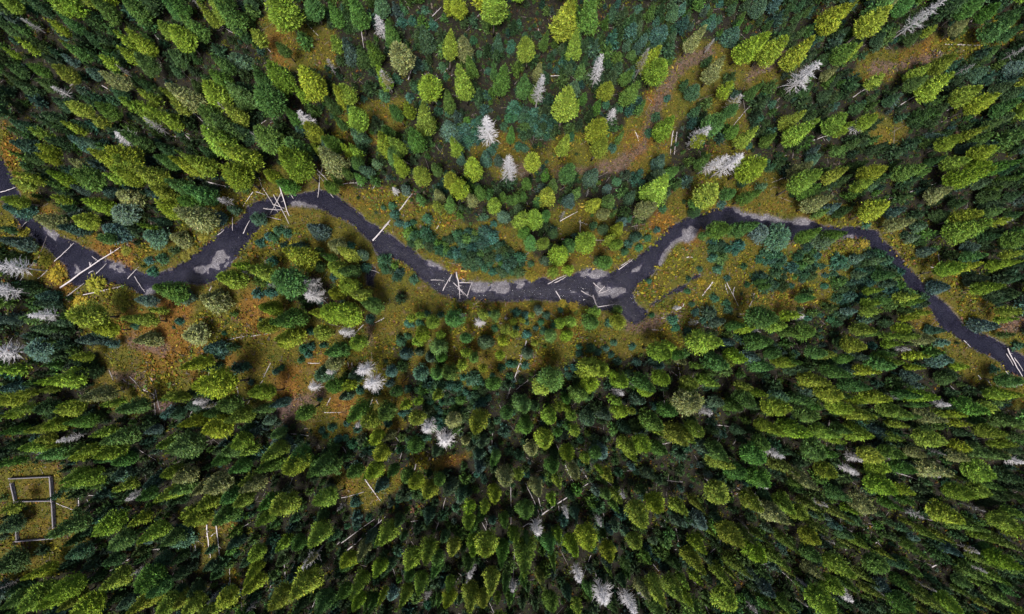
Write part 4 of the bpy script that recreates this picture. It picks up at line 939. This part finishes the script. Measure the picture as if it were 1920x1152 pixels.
for mode, ti, tj, line in parse(DEAD):
    for item in line.split(';'):
        p = item.split(); x1, y1, x2, y2, w = map(float, p[:5]); k = p[5]
        u1, v1, u2, v2 = ti + x1 * 2.5, tj + y1 * 2.5, ti + x2 * 2.5, tj + y2 * 2.5
        R1, R2 = math.hypot(u1 - NADIR[0], v1 - NADIR[1]), math.hypot(u2 - NADIR[0], v2 - NADIR[1])
        h = min(max(CAM_H * (1 - R2 / max(R1, 1)), 7), 20) if R1 > 260 else random.uniform(8, 11)
        bx = ground(u1, v1, h) if R1 > 260 else ground((u1 + u2) / 2, (v1 + v2) / 2, h * .75)
        sxy = w * 2.5 * .1016 / 2 / 1.5
        o = add("dead_tree", None, None, (bx[0], bx[1], gz(*bx)), (random.gauss(0, .02), random.gauss(0, .02), random.uniform(0, 6.28)))
        kk = 'w' if k == 'w' else 'g' if k in 'gh' else 'p'
        tr = add("trunk", random.choice(SNT), o, scale=(.9, .9, h / 14)); br = add("branches", random.choice(SN[kk]), o, scale=(sxy, sxy, h / 14))
        v = {'w': .50, 'g': .33, 'p': .22, 'h': .34}[k] * random.uniform(.85, 1.1)
        br.color = (v, v * .975, v * 1.0, 1); tr.color = (v * .8, v * .75, v * .74, 1)
        if k == 'h':
            cr = add("crown", random.choice(CROWN['cone'])[3], o, (0, 0, h * .4), scale=(sxy * .8, sxy * .8, h * .52)); cr.color = (.20, .19, .075, 1)
        tag(o, "", "dead tree", "bleached dead trees standing in the forest")
        PENDING.append((o, u1, v1, LOOK[k], "dead tree"))

# ------------------------------------------------------------------ fallen logs
def log_mesh(seed, stubs):
    """unit length along x, radius in metres"""
    r = random.Random(seed); k = 7; L = 6.0; bow = r.uniform(-.9, .9)
    pts = [(i / (k - 1) * L, r.uniform(-.09, .09) + bow * (i / (k - 1)) * (1 - i / (k - 1)), r.uniform(-.03, .03)) for i in range(k)]; rad = [(1 - .55 * i / (k - 1)) * .17 for i in range(k)]
    parts = [tube(pts, rad, 8)]
    for _ in range(stubs):
        i = r.randrange(1, k - 1); a = r.uniform(0, 6.28); l = r.uniform(.3, .9)
        q = np.array(pts[i]); e = q + np.array([r.uniform(.1, .6) * l, math.cos(a) * l, abs(math.sin(a)) * l]); parts.append(tube([q, e], [.05, .02], 5))
    V, F = merge(parts); return build("fallen_log", V, F, GREYWOOD, smooth=True)
LGM = [log_mesh(i, s) for i, s in enumerate((1, 2, 3, 4, 6, 3, 2, 5))]; BRANCHY = [log_mesh(77, 22), log_mesh(78, 16)]
LG = []
for mode, ti, tj, line in parse(LOGS):
    for item in line.split(';'):
        p = list(map(float, item.split()))
        LG.append((math.hypot(p[2] - p[0], p[3] - p[1]), ti + p[0] * 2.5, tj + p[1] * 2.5, ti + p[2] * 2.5, tj + p[3] * 2.5, p[4] if len(p) > 4 else 9))
LG.sort(key=lambda t: -t[0])
for L0, u1, v1, u2, v2, th in LG[:298]:
    A, B = ground(u1, v1, .2), ground(u2, v2, .2); M = (A + B) / 2
    fa = fields(np.array([A, B, M])); wet = fa['dr'].min() < 1.0; md = fa['meadow'].mean()
    L = float(np.hypot(*(B - A))); za, zb = max(fa['z'][0], WATER_Z) + th * .012 * .8, max(fa['z'][1], WATER_Z) + th * .012 * .6
    hump = max(0, fa['z'][2] + .1 - (za + zb) / 2); za += hump; zb += hump
    if wet: za += random.uniform(.02, .35); zb += random.uniform(.02, .35)
    branchy = (u1 - 988) ** 2 + (v1 - 640) ** 2 < 900 or (u1 - 960) ** 2 + (v1 - 716) ** 2 < 400
    o = add("fallen_log", random.choice(BRANCHY if branchy else LGM), None, (A[0], A[1], za), (0, -math.atan2(zb - za, L), math.atan2(*(B - A)[::-1])), (L / 6.0, th / 19, th / 19))
    v = (random.uniform(.30, .48) if wet else random.uniform(.28, .5) if md > .5 else random.uniform(.26, .44))
    if th > 9: v = max(v, .4)
    o.color = (v, v * .94, v * .97, 1)
    tag(o, "", "log", "grey fallen logs on the ground and in the stream")
    look = ("thick " if th > 9 else "") + ("pale" if v > .42 else "grey") + (" long" if L > 5 else " short" if L < 2.2 else "")
    PENDING.append((o, (u1 + u2) / 2, (v1 + v2) / 2, look, "log"))

# ------------------------------------------------------------------ the log pen at the lower left
pen = add("log_pen", None, None, (*ground(62, 950), 0))
tag(pen, "rectangular pen of weathered grey log rails in the lower left clearing", "pen")
org = np.array([*ground(62, 950), 0.0])
def rail(p, q, r, z):
    A, B = np.array([*p, z]) - org, np.array([*q, z]) - org
    n = 6; pts = [A + (B - A) * i / n + (0, 0, random.uniform(-.03, .03)) for i in range(n + 1)]
    V, F = tube(pts, [r * random.uniform(.9, 1.05) for _ in range(n + 1)], 8)
    o = add("rail", build("rail", V, F, GREYWOOD, smooth=True), pen); v = random.uniform(.15, .22); o.color = (v, v * .95, v * 1.05, 1)
for (x1, y1, x2, y2, r) in ((8, 13.4, 38, 12, .13), (38.2, 12, 39.6, 31, .2), (39.8, 31, 40.8, 50, .2), (9, 17, 12, 31, .19), (12, 30.5, 39, 30, .14), (13, 60.4, 40, 58.2, .14), (13, 51, 13.4, 59.5, .14)):
    r = r * .72; p, q = ground(x1 * 2.5, 864 + y1 * 2.5, .5), ground(x2 * 2.5, 864 + y2 * 2.5, .5)
    for kz, z in enumerate((.22, .58, .94)): rail(p, q, r * (1 - .08 * kz), z)
for x, y in ((8, 13), (38, 12), (39.6, 30.5), (40.8, 50), (12, 31), (13, 60), (40, 58), (9, 17)):
    p = ground(x * 2.5, 864 + y * 2.5, .6) - org[:2]; V, F = tube([(p[0], p[1], -.2), (p[0] + .02, p[1], .6), (p[0] + .04, p[1] + .02, 1.25)], [.12, .11, .1], 8)
    o = add("post", build("post", V, F, GREYWOOD, smooth=True), pen); o.color = (.22, .2, .22, 1)

label_all()

for o in COL.objects:
    if o.parent is None and "label" in o and len(str(o["label"]).replace("-", " ").split()) > 18: print("LONG", o.name, o["label"])
